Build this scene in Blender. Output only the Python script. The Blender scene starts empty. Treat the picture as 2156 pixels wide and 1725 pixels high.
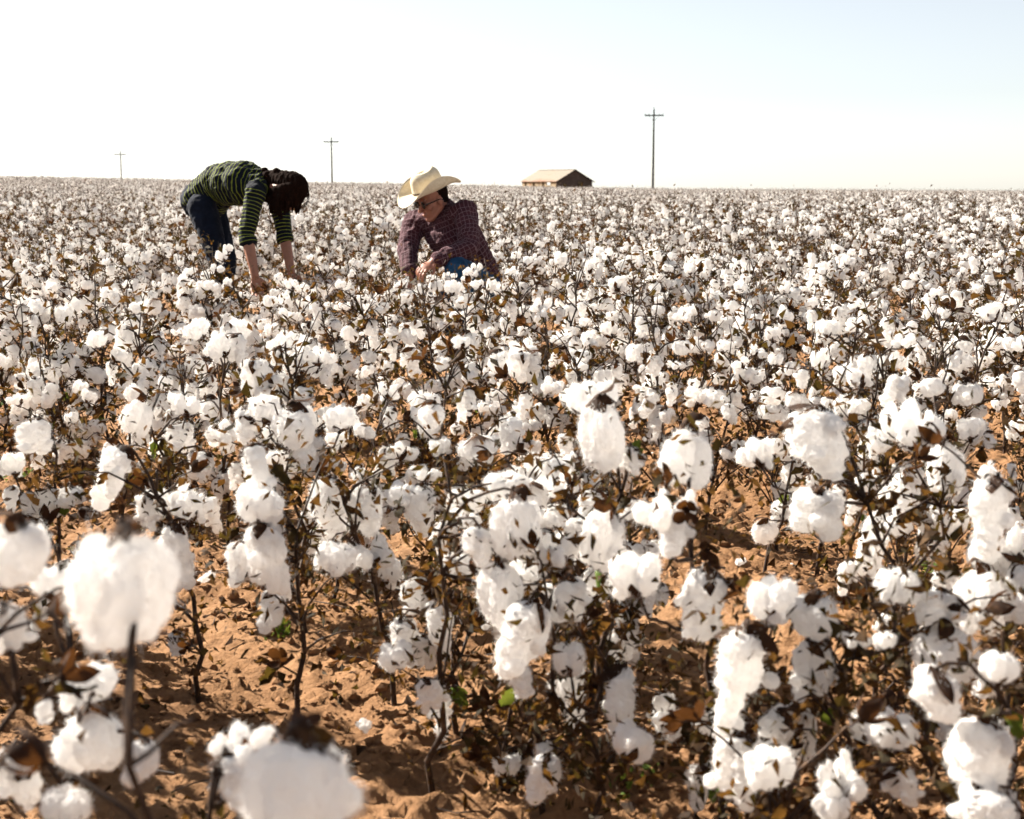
import bpy, bmesh, math, random
import numpy as np
from mathutils import Vector, Matrix

# ------------------------------------------------------------------ camera, light, exposure
scene = bpy.context.scene
C = scene.collection
EYE = 1.02                                   # camera height
PITCH = math.radians(9.0)
FPX = 2994.0                                 # focal length in units of a 2156 px wide picture
cam_d = bpy.data.cameras.new("camera")
cam = bpy.data.objects.new("camera", cam_d)
C.objects.link(cam)
cam.location = (0, 0, EYE)
cam.rotation_euler = (math.radians(90) - PITCH, 0, 0)
cam_d.sensor_width = 36.0
cam_d.lens = 50.0
cam_d.clip_start = 0.05
cam_d.clip_end = 6000
cam_d.dof.use_dof = True
cam_d.dof.focus_distance = 5.0
cam_d.dof.aperture_fstop = 7.6
cam_d.dof.aperture_blades = 0
scene.camera = cam

SUN_AZ_VEC = (-0.857, 0.515)                   # towards the sun, on the ground plane
SUN_EL = math.radians(35)
world = bpy.data.worlds.new("World")
scene.world = world
world.use_nodes = True
wn = world.node_tree.nodes
wl = world.node_tree.links
bg = wn["Background"]
sky = wn.new("ShaderNodeTexSky")
sky.sky_type = 'NISHITA'
sky.sun_disc = False
sky.sun_elevation = SUN_EL
sky.sun_rotation = math.atan2(SUN_AZ_VEC[0], SUN_AZ_VEC[1])
sky.air_density = 0.80
sky.dust_density = 0.3
sky.ozone_density = 0.15
haze_tone = wn.new("ShaderNodeHueSaturation")        # thin bright haze: a paler, greyer sky
haze_tone.inputs["Saturation"].default_value = 0.40
haze_tone.inputs["Value"].default_value = 0.78
wl.new(sky.outputs[0], haze_tone.inputs["Color"])
wl.new(haze_tone.outputs[0], bg.inputs[0])
bg.inputs[1].default_value = 0.05

sun_d = bpy.data.lights.new("sun", 'SUN')
sun_d.energy = 5.0
sun_d.angle = math.radians(0.55)
sun_d.color = (1.0, 0.93, 0.82)
sun = bpy.data.objects.new("sun", sun_d)
C.objects.link(sun)
sv = Vector((SUN_AZ_VEC[0] * math.cos(SUN_EL), SUN_AZ_VEC[1] * math.cos(SUN_EL), math.sin(SUN_EL)))
sun.rotation_euler = sv.to_track_quat('Z', 'Y').to_euler()
sun.location = (-30, 25, 30)

scene.view_settings.view_transform = 'Standard'
scene.view_settings.look = 'None'
scene.view_settings.exposure = 2.05
scene.view_settings.gamma = 1.0
scene.render.engine = 'CYCLES'
scene.cycles.max_bounces = 9
scene.cycles.diffuse_bounces = 4
scene.cycles.glossy_bounces = 2
scene.cycles.transmission_bounces = 7
scene.cycles.transparent_max_bounces = 4
scene.cycles.caustics_reflective = False
scene.cycles.caustics_refractive = False
scene.cycles.sample_clamp_indirect = 8.0
scene.cycles.use_denoising = True
scene.cycles.use_adaptive_sampling = True
scene.cycles.adaptive_threshold = 0.03

# ------------------------------------------------------------------ helpers
RNG = np.random.default_rng(7)
cp, sp = math.cos(PITCH), math.sin(PITCH)

def at(px, py, depth):
    """a point seen at pixel (px, py) of a 2156 x 1725 picture, DEPTH metres along the view axis"""
    x = (px - 1078.0) / FPX
    v = -(py - 862.5) / FPX
    return np.array([depth * x, depth * (cp + v * sp), EYE + depth * (-sp + v * cp)])

def project(p):
    d = np.asarray(p, float) - np.array([0, 0, EYE])
    f = d[..., 1] * cp - d[..., 2] * sp
    u = d[..., 1] * sp + d[..., 2] * cp
    f = np.where(np.abs(f) < 1e-6, 1e-6, f)
    return 1078 + FPX * d[..., 0] / f, 862.5 - FPX * u / f, f

def hash3(ix, iy, iz, seed):
    h = (ix.astype(np.int64) * 374761393 + iy.astype(np.int64) * 668265263 + iz.astype(np.int64) * 1440662683 + seed * 69069 + 12345) & 0xFFFFFFFF
    h = ((h ^ (h >> 13)) * 1274126177) & 0xFFFFFFFF
    h = ((h ^ (h >> 16)) * 2246822519) & 0xFFFFFFFF
    h = h ^ (h >> 15)
    return h.astype(np.float64) / 2147483647.5 - 1.0

def vnoise(p, seed=0):
    i = np.floor(p).astype(np.int64)
    f = p - i
    u = f * f * f * (f * (f * 6 - 15) + 10)
    r = 0
    for dx in (0, 1):
        wx = u[:, 0] if dx else 1 - u[:, 0]
        for dy in (0, 1):
            wy = u[:, 1] if dy else 1 - u[:, 1]
            for dz in (0, 1):
                wz = u[:, 2] if dz else 1 - u[:, 2]
                r = r + wx * wy * wz * hash3(i[:, 0] + dx, i[:, 1] + dy, i[:, 2] + dz, seed)
    return r

def fbm(p, octaves=3, seed=0, gain=0.5):
    r, a, q = 0, 1.0, np.array(p, float)
    for o in range(octaves):
        r = r + a * vnoise(q, seed + o * 17)
        q = q * 2.03 + 11.7
        a *= gain
    return r

def sstep(a, b, x):
    t = np.clip((np.asarray(x, float) - a) / (b - a), 0, 1)
    return t * t * (3 - 2 * t)

def nrm(v):
    v = np.asarray(v, float)
    return v / (np.linalg.norm(v) + 1e-12)

class Geo:
    """collects triangles with a material slot each"""
    def __init__(self):
        self.v, self.t, self.m, self.n = [], [], [], 0
    def add(self, v, t, m=0):
        v = np.asarray(v, float).reshape(-1, 3)
        t = np.asarray(t, np.int64).reshape(-1, 3)
        self.v.append(v); self.t.append(t + self.n)
        self.m.append(np.full(len(t), m, np.int32))
        self.n += len(v)
        return self
    def arrays(self):
        return np.concatenate(self.v), np.concatenate(self.t), np.concatenate(self.m)
    def mesh(self, name, mats, smooth=True):
        v, t, m = self.arrays()
        return tri_mesh(name, v, t, mats, m, smooth)

def tri_mesh(name, v, t, mats, m=None, smooth=True):
    me = bpy.data.meshes.new(name)
    nv, nt = len(v), len(t)
    me.vertices.add(nv); me.vertices.foreach_set("co", np.ascontiguousarray(v, np.float32).ravel())
    me.loops.add(nt * 3); me.loops.foreach_set("vertex_index", np.ascontiguousarray(t, np.int32).ravel())
    me.polygons.add(nt)
    me.polygons.foreach_set("loop_start", np.arange(0, nt * 3, 3, dtype=np.int32))
    for mt in mats:
        me.materials.append(mt)
    if m is not None:
        me.polygons.foreach_set("material_index", np.ascontiguousarray(m, np.int32))
    me.polygons.foreach_set("use_smooth", np.full(nt, bool(smooth)))
    me.update(calc_edges=True)
    me.validate()
    return me

def mesh_arrays(me):
    me.calc_loop_triangles()
    v = np.empty(len(me.vertices) * 3, np.float32); me.vertices.foreach_get("co", v)
    t = np.empty(len(me.loop_triangles) * 3, np.int32); me.loop_triangles.foreach_get("vertices", t)
    return v.reshape(-1, 3).astype(float), t.reshape(-1, 3).astype(np.int64)

def vnormals(v, t):
    fn = np.cross(v[t[:, 1]] - v[t[:, 0]], v[t[:, 2]] - v[t[:, 0]])
    n = np.zeros_like(v)
    for k in range(3):
        np.add.at(n, t[:, k], fn)
    return n / (np.linalg.norm(n, axis=1, keepdims=True) + 1e-12)

def new_obj(name, me, parent=None, loc=None):
    o = bpy.data.objects.new(name, me)
    C.objects.link(o)
    if parent is not None:
        o.parent = parent
    if loc is not None:
        o.location = loc
    return o

def empty(name, loc, label=None, cat=None, group=None):
    o = bpy.data.objects.new(name, None)
    o.empty_display_size = 0.1
    C.objects.link(o)
    o.location = loc
    tag(o, label, cat, group)
    return o

def tag(o, label=None, cat=None, group=None, kind=None):
    if label: o["label"] = label
    if cat: o["category"] = cat
    if group: o["group"] = group
    if kind: o["kind"] = kind
    return o

_b = bmesh.new(); bmesh.ops.create_icosphere(_b, subdivisions=2, radius=1)
ICO_V = np.array([v.co[:] for v in _b.verts]); ICO_T = np.array([[v.index for v in f.verts] for f in _b.faces]); _b.free()
_b = bmesh.new(); bmesh.ops.create_icosphere(_b, subdivisions=1, radius=1); bmesh.ops.triangulate(_b, faces=_b.faces[:])
ICO1_V = np.array([v.co[:] for v in _b.verts]); ICO1_T = np.array([[v.index for v in f.verts] for f in _b.faces]); _b.free()

def rotz(a):
    c, s = math.cos(a), math.sin(a)
    return np.array([[c, -s, 0], [s, c, 0], [0, 0, 1.0]])

def rot_axis(axis, a):
    return np.array(Matrix.Rotation(a, 3, Vector(axis)))

def frame(z, x=None):
    z = nrm(z)
    x = np.array([1.0, 0, 0]) if x is None else np.asarray(x, float)
    if abs(np.dot(nrm(x), z)) > 0.97:
        x = np.array([0, 1.0, 0])
    x = nrm(x - z * np.dot(x, z))
    return np.stack([x, np.cross(z, x), z], axis=1)

def remesh(blobs, voxel, smooth=4, ratio=None):
    """one continuous skin over ellipsoids (centre, 3x3 axes, radii)"""
    g = Geo()
    for c, R, r in blobs:
        g.add((ICO_V * np.asarray(r, float)) @ np.asarray(R).T + np.asarray(c, float), ICO_T)
    v, t, _ = g.arrays()
    me = tri_mesh("tmp", v, t, [])
    o = bpy.data.objects.new("tmp", me); C.objects.link(o)
    m = o.modifiers.new("r", 'REMESH'); m.mode = 'VOXEL'; m.voxel_size = voxel
    if smooth:
        s = o.modifiers.new("s", 'SMOOTH'); s.iterations = smooth; s.factor = 0.5
    if ratio:
        d = o.modifiers.new("d", 'DECIMATE'); d.ratio = ratio
    dg = bpy.context.evaluated_depsgraph_get()
    ev = o.evaluated_get(dg)
    out = ev.to_mesh()
    v, t = mesh_arrays(out)
    ev.to_mesh_clear()
    bpy.data.objects.remove(o); bpy.data.meshes.remove(me)
    return v, t

def decimate(v, t, ratio):
    me = tri_mesh("tmp", v, t, [])
    o = bpy.data.objects.new("tmp", me); C.objects.link(o)
    d = o.modifiers.new("d", 'DECIMATE'); d.ratio = ratio
    ev = o.evaluated_get(bpy.context.evaluated_depsgraph_get())
    v, t = mesh_arrays(ev.to_mesh()); ev.to_mesh_clear()
    bpy.data.objects.remove(o); bpy.data.meshes.remove(me)
    return v, t

def chain(p0, r0, p1, r1, n=None, R=None, flat=(1, 1, 1)):
    p0, p1 = np.asarray(p0, float), np.asarray(p1, float)
    r0, r1 = float(r0), float(r1)
    L = np.linalg.norm(p1 - p0)
    n = n or max(2, int(L / (0.35 * min(r0, r1))) + 1)
    R = np.eye(3) if R is None else R
    return [(p0 + (p1 - p0) * k / (n - 1), R, np.array(flat) * (r0 + (r1 - r0) * k / (n - 1))) for k in range(n)]

def tube(pts, radii, sides=6):
    pts = np.asarray(pts, float); n = len(pts)
    radii = np.asarray(radii, float)
    tan = np.gradient(pts, axis=0)
    v, t = [], []
    ref = np.array([0.31, 0.95, 0.02])
    for k in range(n):
        F = frame(tan[k], ref)
        a = np.arange(sides) * 2 * math.pi / sides
        v.append(pts[k] + radii[k] * (np.outer(np.cos(a), F[:, 0]) + np.outer(np.sin(a), F[:, 1])))
    v = np.concatenate(v)
    for k in range(n - 1):
        for s in range(sides):
            a, b = k * sides + s, k * sides + (s + 1) % sides
            t.append((a, b, b + sides)); t.append((a, b + sides, a + sides))
    e = len(v)
    v = np.vstack([v, pts[-1] + nrm(tan[-1]) * radii[-1] * 0.6])
    for s in range(sides):
        t.append(((n - 1) * sides + s, (n - 1) * sides + (s + 1) % sides, e))
    return v, np.array(t)

def box(cx, cy, cz, sx, sy, sz):
    v = np.array([(x, y, z) for x in (-.5, .5) for y in (-.5, .5) for z in (-.5, .5)]) * (sx, sy, sz) + (cx, cy, cz)
    t = [(0, 1, 3), (0, 3, 2), (4, 6, 7), (4, 7, 5), (0, 4, 5), (0, 5, 1), (2, 3, 7), (2, 7, 6), (0, 2, 6), (0, 6, 4), (1, 5, 7), (1, 7, 3)]
    return v, np.array(t)

# ------------------------------------------------------------------ materials
def mat(name):
    m = bpy.data.materials.new(name); m.use_nodes = True
    nt = m.node_tree
    for n in list(nt.nodes):
        nt.nodes.remove(n)
    out = nt.nodes.new("ShaderNodeOutputMaterial")
    return m, nt, out

def N(nt, typ, **kw):
    n = nt.nodes.new(typ)
    for k, v in kw.items():
        if k.startswith("i_"):
            n.inputs[k[2:].replace("_", " ")].default_value = v
        else:
            setattr(n, k, v)
    return n

def noise_ramp(nt, scale, stops, detail=4, rough=0.6, coord="Object"):
    tc = N(nt, "ShaderNodeTexCoord")
    no = N(nt, "ShaderNodeTexNoise", i_Scale=scale, i_Detail=detail, i_Roughness=rough)
    nt.links.new(tc.outputs[coord], no.inputs["Vector"])
    cr = N(nt, "ShaderNodeValToRGB")
    cr.color_ramp.elements[0].position = stops[0][0]; cr.color_ramp.elements[0].color = (*stops[0][1], 1)
    cr.color_ramp.elements[1].position = stops[-1][0]; cr.color_ramp.elements[1].color = (*stops[-1][1], 1)
    for p, c in stops[1:-1]:
        e = cr.color_ramp.elements.new(p); e.color = (*c, 1)
    nt.links.new(no.outputs["Fac"], cr.inputs["Fac"])
    return cr.outputs["Color"], no, tc

def bump(nt, scale, strength, dist, coord="Object", detail=5):
    tc = N(nt, "ShaderNodeTexCoord")
    no = N(nt, "ShaderNodeTexNoise", i_Scale=scale, i_Detail=detail, i_Roughness=0.65)
    nt.links.new(tc.outputs[coord], no.inputs["Vector"])
    b = N(nt, "ShaderNodeBump", i_Strength=strength, i_Distance=dist)
    nt.links.new(no.outputs["Fac"], b.inputs["Height"])
    return b.outputs["Normal"]

def simple(name, stops, scale, rough=0.85, bscale=None, bstr=0.4, bdist=0.002, spec=0.25, sheen=0.0):
    m, nt, out = mat(name)
    col, _, _ = noise_ramp(nt, scale, stops)
    p = N(nt, "ShaderNodeBsdfPrincipled", i_Roughness=rough)
    p.inputs["Specular IOR Level"].default_value = spec
    if sheen:
        p.inputs["Sheen Weight"].default_value = sheen
    nt.links.new(col, p.inputs["Base Color"])
    if bscale:
        nt.links.new(bump(nt, bscale, bstr, bdist), p.inputs["Normal"])
    nt.links.new(p.outputs[0], out.inputs[0])
    return m

def leafy(name, stops, scale, trans=0.45, tcol=(0.5, 0.25, 0.05)):
    m, nt, out = mat(name)
    col, _, _ = noise_ramp(nt, scale, stops)
    d = N(nt, "ShaderNodeBsdfPrincipled", i_Roughness=0.8)
    d.inputs["Specular IOR Level"].default_value = 0.15
    nt.links.new(col, d.inputs["Base Color"])
    tr = N(nt, "ShaderNodeBsdfTranslucent"); tr.inputs[0].default_value = (*tcol, 1)
    mx = N(nt, "ShaderNodeMixShader"); mx.inputs[0].default_value = trans
    nt.links.new(d.outputs[0], mx.inputs[1]); nt.links.new(tr.outputs[0], mx.inputs[2])
    nt.links.new(mx.outputs[0], out.inputs[0])
    return m

def lint_material():
    m, nt, out = mat("cotton_lint")
    col, _, _ = noise_ramp(nt, 60.0, [(0.25, (0.91, 0.885, 0.855)), (0.5, (0.93, 0.92, 0.91)), (0.8, (0.945, 0.935, 0.925))])
    d = N(nt, "ShaderNodeBsdfDiffuse", i_Roughness=1.0)
    nt.links.new(col, d.inputs["Color"])
    nt.links.new(bump(nt, 260.0, 0.50, 0.0015, detail=4), d.inputs["Normal"])
    tr = N(nt, "ShaderNodeBsdfTranslucent"); tr.inputs[0].default_value = (0.97, 0.95, 0.925, 1)
    mx = N(nt, "ShaderNodeMixShader"); mx.inputs[0].default_value = 0.46
    nt.links.new(d.outputs[0], mx.inputs[1]); nt.links.new(tr.outputs[0], mx.inputs[2])
    nt.links.new(mx.outputs[0], out.inputs[0])
    return m

M_LINT = lint_material()
M_STALK = simple("cotton_stalk", [(0.3, (0.013, 0.007, 0.005)), (0.54, (0.034, 0.018, 0.011)), (0.79, (0.13, 0.072, 0.038))], 45, 0.7, 160, 0.5, 0.0012)
M_BURR = leafy("dry_burr", [(0.34, (0.010, 0.005, 0.003)), (0.56, (0.026, 0.012, 0.006)), (0.80, (0.12, 0.060, 0.024))], 55, 0.08, (0.30, 0.11, 0.025))
M_LEAF = leafy("dry_leaf", [(0.34, (0.009, 0.005, 0.003)), (0.56, (0.030, 0.016, 0.006)), (0.80, (0.16, 0.086, 0.032))], 38, 0.15, (0.30, 0.14, 0.028))
M_OLIVE = leafy("olive_leaf", [(0.34, (0.008, 0.006, 0.003)), (0.58, (0.024, 0.017, 0.006)), (0.82, (0.11, 0.072, 0.022))], 40, 0.13, (0.20, 0.125, 0.02))
M_GREEN = leafy("green_leaf", [(0.3, (0.030, 0.060, 0.010)), (0.7, (0.085, 0.130, 0.018))], 30, 0.22, (0.20, 0.23, 0.03))
PLANT_MATS = [M_STALK, M_LINT, M_BURR, M_LEAF, M_OLIVE, M_GREEN]
S_STALK, S_LINT, S_BURR, S_LEAF, S_OLIVE, S_GREEN = range(6)

def soil_material():
    m, nt, out = mat("red_soil")
    c1, n1, tc = noise_ramp(nt, 1.7, [(0.30, (0.155, 0.080, 0.038)), (0.55, (0.245, 0.134, 0.067)), (0.80, (0.32, 0.187, 0.100))], 8, 0.68)
    c2, n2, _ = noise_ramp(nt, 55, [(0.30, (0.62, 0.58, 0.54)), (0.55, (1.0, 1.0, 1.0)), (0.8, (1.12, 1.10, 1.06))], 6, 0.7)
    mx = N(nt, "ShaderNodeMixRGB", blend_type='MULTIPLY'); mx.inputs[0].default_value = 0.85
    nt.links.new(c1, mx.inputs[1]); nt.links.new(c2, mx.inputs[2])
    p = N(nt, "ShaderNodeBsdfPrincipled", i_Roughness=0.95)
    p.inputs["Specular IOR Level"].default_value = 0.1
    nt.links.new(mx.outputs[0], p.inputs["Base Color"])
    nt.links.new(bump(nt, 130, 0.9, 0.008, detail=6), p.inputs["Normal"])
    nt.links.new(p.outputs[0], out.inputs[0])
    return m
M_SOIL = soil_material()

# ------------------------------------------------------------------ terrain
ROW_N = np.array([0.77, 0.64]); ROW_D = np.array([-0.64, 0.77])       # across the rows, along the rows
ROW0, ROW_GAP = 0.85, 1.0
CREST = 130.0

def terrain(x, y):
    x = np.asarray(x, float); y = np.asarray(y, float)
    u = 130.0 * x / np.maximum(y, 20.0)
    g = np.interp(u, [-90, -46.8, -18.6, -3.4, 14, 46.8, 90], [1.35, 1.02, 0.48, 0.20, -0.10, -0.30, -0.36])
    z = g * sstep(12, CREST, y)
    d = np.maximum(y - CREST, 0)
    return z - 0.016 * d * sstep(0, 60, d)

def ground_h(x, y):
    x = np.asarray(x, float); y = np.asarray(y, float)
    n = ROW_N[0] * x + ROW_N[1] * y
    return terrain(x, y) + 0.030 * np.cos(2 * math.pi * (n - ROW0) / ROW_GAP) * (1 - sstep(14, 30, np.hypot(x, y)))

def graded(lo, a, b, hi, step, grow):
    c = list(np.arange(a, b, step))
    s, y = step, c[-1]
    while y < hi:
        s *= grow; y += s; c.append(y)
    s, y = step, a
    pre = []
    while y > lo:
        s *= grow; y -= s; pre.append(y)
    return np.array(pre[::-1] + c)

def soil_h(x, y):
    """the soil surface with its lumps"""
    x, y = np.asarray(x, float), np.asarray(y, float)
    z = ground_h(x, y)
    r = np.hypot(x, y)
    near = r < 30
    q = np.stack([x[near], y[near], np.zeros(near.sum())], 1)
    fade = 1 - sstep(14, 28, r[near])
    lump = fbm(q / 0.16, 3, 3) * 0.011
    cl = vnoise(q / 0.050, 21); cl2 = vnoise(q / 0.026 + 5, 22)
    clod = np.maximum(cl - 0.15, 0) * 0.020 + np.maximum(cl2 - 0.0, 0) * 0.026
    patch = 0.35 + 0.65 * sstep(-0.35, 0.45, fbm(q / 0.55, 2, 31))
    fine = vnoise(q / 0.015, 23) * 0.0062
    rill = -np.abs(vnoise(np.stack([q @ np.array([ROW_N[0], ROW_N[1], 0]) / 0.03, q @ np.array([ROW_D[0], ROW_D[1], 0]) / 0.16, q[:, 2]], 1), 25)) * 0.006
    z[near] += (lump + clod * patch + fine + rill) * fade
    return z

def build_ground():
    xs = graded(-2500, -2.0, 2.0, 2500, 0.014, 1.06)
    ys = graded(-60, 2.1, 6.0, 3500, 0.013, 1.045)
    X, Y = np.meshgrid(xs, ys)
    x, y = X.ravel(), Y.ravel()
    z = soil_h(x, y)
    nx, ny = len(xs), len(ys)
    i = np.arange(nx * ny).reshape(ny, nx)
    a, b, c, d = i[:-1, :-1].ravel(), i[:-1, 1:].ravel(), i[1:, 1:].ravel(), i[1:, :-1].ravel()
    t = np.concatenate([np.stack([a, b, c], 1), np.stack([a, c, d], 1)])
    me = tri_mesh("ground", np.stack([x, y, z], 1), t, [M_SOIL])
    o = new_obj("ground", me)
    tag(o, kind="structure")
build_ground()

def build_clods():
    rng = np.random.default_rng(5)
    n = 24000
    d = 2.0 + 6.5 * rng.random(n) ** 1.3
    x = rng.uniform(-.5, .5, n) * d * .95
    keep = fbm(np.stack([x / .45, d / .45, np.full(n, 3.0)], 1), 2, 41) > -.25
    x, d = x[keep], d[keep]; n = len(x)
    s = .0028 + .013 * rng.random(n) ** 5
    nv = len(ICO1_V)
    v = ICO1_V[None] * rng.uniform(.62, 1.38, (n, nv, 1)) * np.stack([s * rng.uniform(.8, 1.5, n), s, s * rng.uniform(.5, .85, n)], 1)[:, None]
    a = rng.random(n) * 6.28; c, q = np.cos(a)[:, None], np.sin(a)[:, None]
    v = np.stack([v[..., 0] * c - v[..., 1] * q, v[..., 0] * q + v[..., 1] * c, v[..., 2]], 2)
    v = v + np.stack([x, d, soil_h(x, d) + s * .3], 1)[:, None]
    t = (ICO1_T[None] + (np.arange(n) * nv)[:, None, None]).reshape(-1, 3)
    o = new_obj("soil_clods", tri_mesh("soil_clods", v.reshape(-1, 3), t, [M_SOIL], None, False))
    tag(o, "loose crumbs and clods of red soil between the rows", "soil", kind="stuff")
build_clods()

# ------------------------------------------------------------------ cotton: lint, burrs, leaves
def lint_blobs(kind, rng):
    bl = []
    if kind == "up":                      # puffed boll above its burr
        n = rng.integers(4, 6); a0 = rng.random() * 6.28
        for k in range(n):
            a = a0 + k * 6.283 / n + rng.normal(0, .12)
            d = np.array([math.cos(a), math.sin(a), 0])
            c = d * rng.uniform(.018, .024) + (0, 0, rng.uniform(.028, .038))
            R = frame(nrm(np.array([0, 0, 1.0]) + d * rng.uniform(.15, .45)))
            s = rng.uniform(.88, 1.12)
            bl.append((c, R, np.array([.0195, .0195, .029]) * s))
            for _ in range(4):
                bl.append((c + rng.normal(0, .010, 3), np.eye(3), np.full(3, rng.uniform(.007, .014))))
        bl.append((np.array([0, 0, .030]), np.eye(3), np.array([.020, .020, .024])))
        if rng.random() < .6:
            a = rng.random() * 6.28
            p = np.array([math.cos(a) * .03, math.sin(a) * .03, .03])
            for k in range(5):
                bl.append((p + (0, 0, -k * .008) + rng.normal(0, .003, 3), np.eye(3), np.full(3, .0145 - k * .0014)))
    elif kind == "open":                  # locks spread apart like a star
        n = rng.integers(4, 6); a0 = rng.random() * 6.28
        for k in range(n):
            a = a0 + k * 6.283 / n + rng.normal(0, .15)
            d = np.array([math.cos(a), math.sin(a), 0])
            c = d * rng.uniform(.030, .036) + (0, 0, rng.uniform(.012, .030))
            R = frame(nrm(d + np.array([0, 0, rng.uniform(.1, .9)])))
            bl.append((c, R, np.array([.0165, .0165, .024]) * rng.uniform(.9, 1.1)))
            for _ in range(4):
                bl.append((c + rng.normal(0, .009, 3), np.eye(3), np.full(3, rng.uniform(.006, .012))))
            bl += chain((0, 0, .012), .008, c, .010, 4)
    elif kind == "puff":                  # fat rounded boll, locks swollen together, below its burr
        n = rng.integers(4, 6); a0 = rng.random() * 6.28
        for k in range(n):
            a = a0 + k * 6.283 / n + rng.normal(0, .12)
            d = np.array([math.cos(a), math.sin(a), 0])
            c = d * rng.uniform(.017, .022) + (0, 0, rng.uniform(-.050, -.036))
            R = frame(nrm(np.array([0, 0, 1.0]) + d * rng.uniform(-.05, .25)))
            bl.append((c, R, np.array([.0235, .0235, .033]) * rng.uniform(.92, 1.1)))
            for _ in range(3):
                bl.append((c + rng.normal(0, .011, 3), np.eye(3), np.full(3, rng.uniform(.010, .018))))
        bl.append((np.array([0, 0, -.040]), np.eye(3), np.array([.028, .028, .036])))
        bl.append((np.array([0, 0, -.024]), np.eye(3), np.array([.030, .030, .017])))
    else:                                 # hang: strung out below the burr
        n = rng.integers(2, 5); a0 = rng.random() * 6.28
        top = np.array([0, 0, -.018])
        bl.append((top, np.eye(3), np.array([.024, .024, .020])))
        for k in range(n):
            a = a0 + k * 6.283 / n + rng.normal(0, .3)
            d = np.array([math.cos(a), math.sin(a), 0])
            p = top + d * rng.uniform(.010, .020)
            L = rng.uniform(.055, .105) if k else rng.uniform(.09, .125)
            r = rng.uniform(.017, .024)
            m = int(L / .0065)
            drift = d * rng.uniform(-.05, .16) + np.array([0, 0, -1.0])
            for q in range(m):
                f = q / m
                rr = r * (1.0 - .30 * f ** 2) * (1 + .10 * math.sin(f * 7 + k * 2 + a0)) + rng.normal(0, .0012)
                p = p + nrm(drift + rng.normal(0, .22, 3)) * .0065
                bl.append((p.copy(), np.eye(3), np.full(3, max(rr, .006))))
                if rng.random() < .45:
                    bl.append((p + rng.normal(0, rr * .55, 3), np.eye(3), np.full(3, rr * .62)))
    return bl

def fuzz(v, t, rng, n, lmin=.003, lmax=.008, w=.00022):
    """short loose fibres standing off the lint"""
    fn = np.cross(v[t[:, 1]] - v[t[:, 0]], v[t[:, 2]] - v[t[:, 0]])
    ar = np.linalg.norm(fn, axis=1); pick = rng.choice(len(t), n, p=ar / ar.sum())
    fn = fn / (ar[:, None] + 1e-15)
    un = lambda a: a / (np.linalg.norm(a, axis=1, keepdims=True) + 1e-12)
    b = rng.dirichlet((1, 1, 1), n)
    p = (v[t[pick]] * b[:, :, None]).sum(1)
    d = un(fn[pick] + rng.normal(0, .75, (n, 3)))
    L = rng.uniform(lmin, lmax, (n, 1))
    d2 = un(d + rng.normal(0, .7, (n, 3)))
    s = un(np.cross(d, rng.normal(0, 1, (n, 3)))) * w
    q = p + d * L * .5; e = q + d2 * L * .5
    V = np.stack([p - s, p + s, q - s * .7, q + s * .7, e], 1).reshape(-1, 3)
    T = (np.array([(0, 1, 3), (0, 3, 2), (2, 3, 4)])[None] + (np.arange(n) * 5)[:, None, None]).reshape(-1, 3)
    return V, T

LINTS = {"up": [], "open": [], "hang": [], "puff": []}      # entries: dict(near mesh, mid arrays, far arrays, w, h)
def build_lints():
    for kind, n in (("up", 6), ("open", 4), ("hang", 8), ("puff", 5)):
        for i in range(n):
            rng = np.random.default_rng(1000 + 31 * i + {"up": 0, "open": 500, "hang": 900, "puff": 1400}[kind])
            bl = lint_blobs(kind, rng)
            v, t = remesh(bl, .0021, 3 if kind == "puff" else 5)
            nn = vnormals(v, t)
            off = rng.random(3) * 60
            disp = fbm(v / .0155 + off, 3, i) * .0026 + (.5 - np.abs(vnoise(v / .0075 + off, i + 7))) * .0013 + vnoise(v / .0036 + off, i + 9) * .0004
            vd = v + nn * disp[:, None]
            w = (np.ptp(vd[:, 0]) + np.ptp(vd[:, 1])) / 2
            h = np.ptp(vd[:, 2])
            fv, ft = fuzz(vd, t, rng, 1000, .004, .012, .00036)
            fw, fu = fuzz(vd, t, rng, 110, .010, .024, .00026)
            g = Geo().add(vd, t).add(fv, ft).add(fw, fu)
            me = g.mesh("lint", [M_LINT])
            mv, mt = decimate(vd, t, 420 / len(t))
            lv, lt = decimate(vd, t, 110 / len(t))
            xv, xt = decimate(vd, t, 34 / len(t))
            zc = (vd[:, 2].max() + vd[:, 2].min()) / 2
            LINTS[kind].append(dict(near=me, mid=(mv, mt), low=(lv, lt), far=(xv, xt), w=w, h=h, zc=zc, midme=tri_mesh("lint_mid", mv, mt, [M_LINT])))
build_lints()

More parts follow.
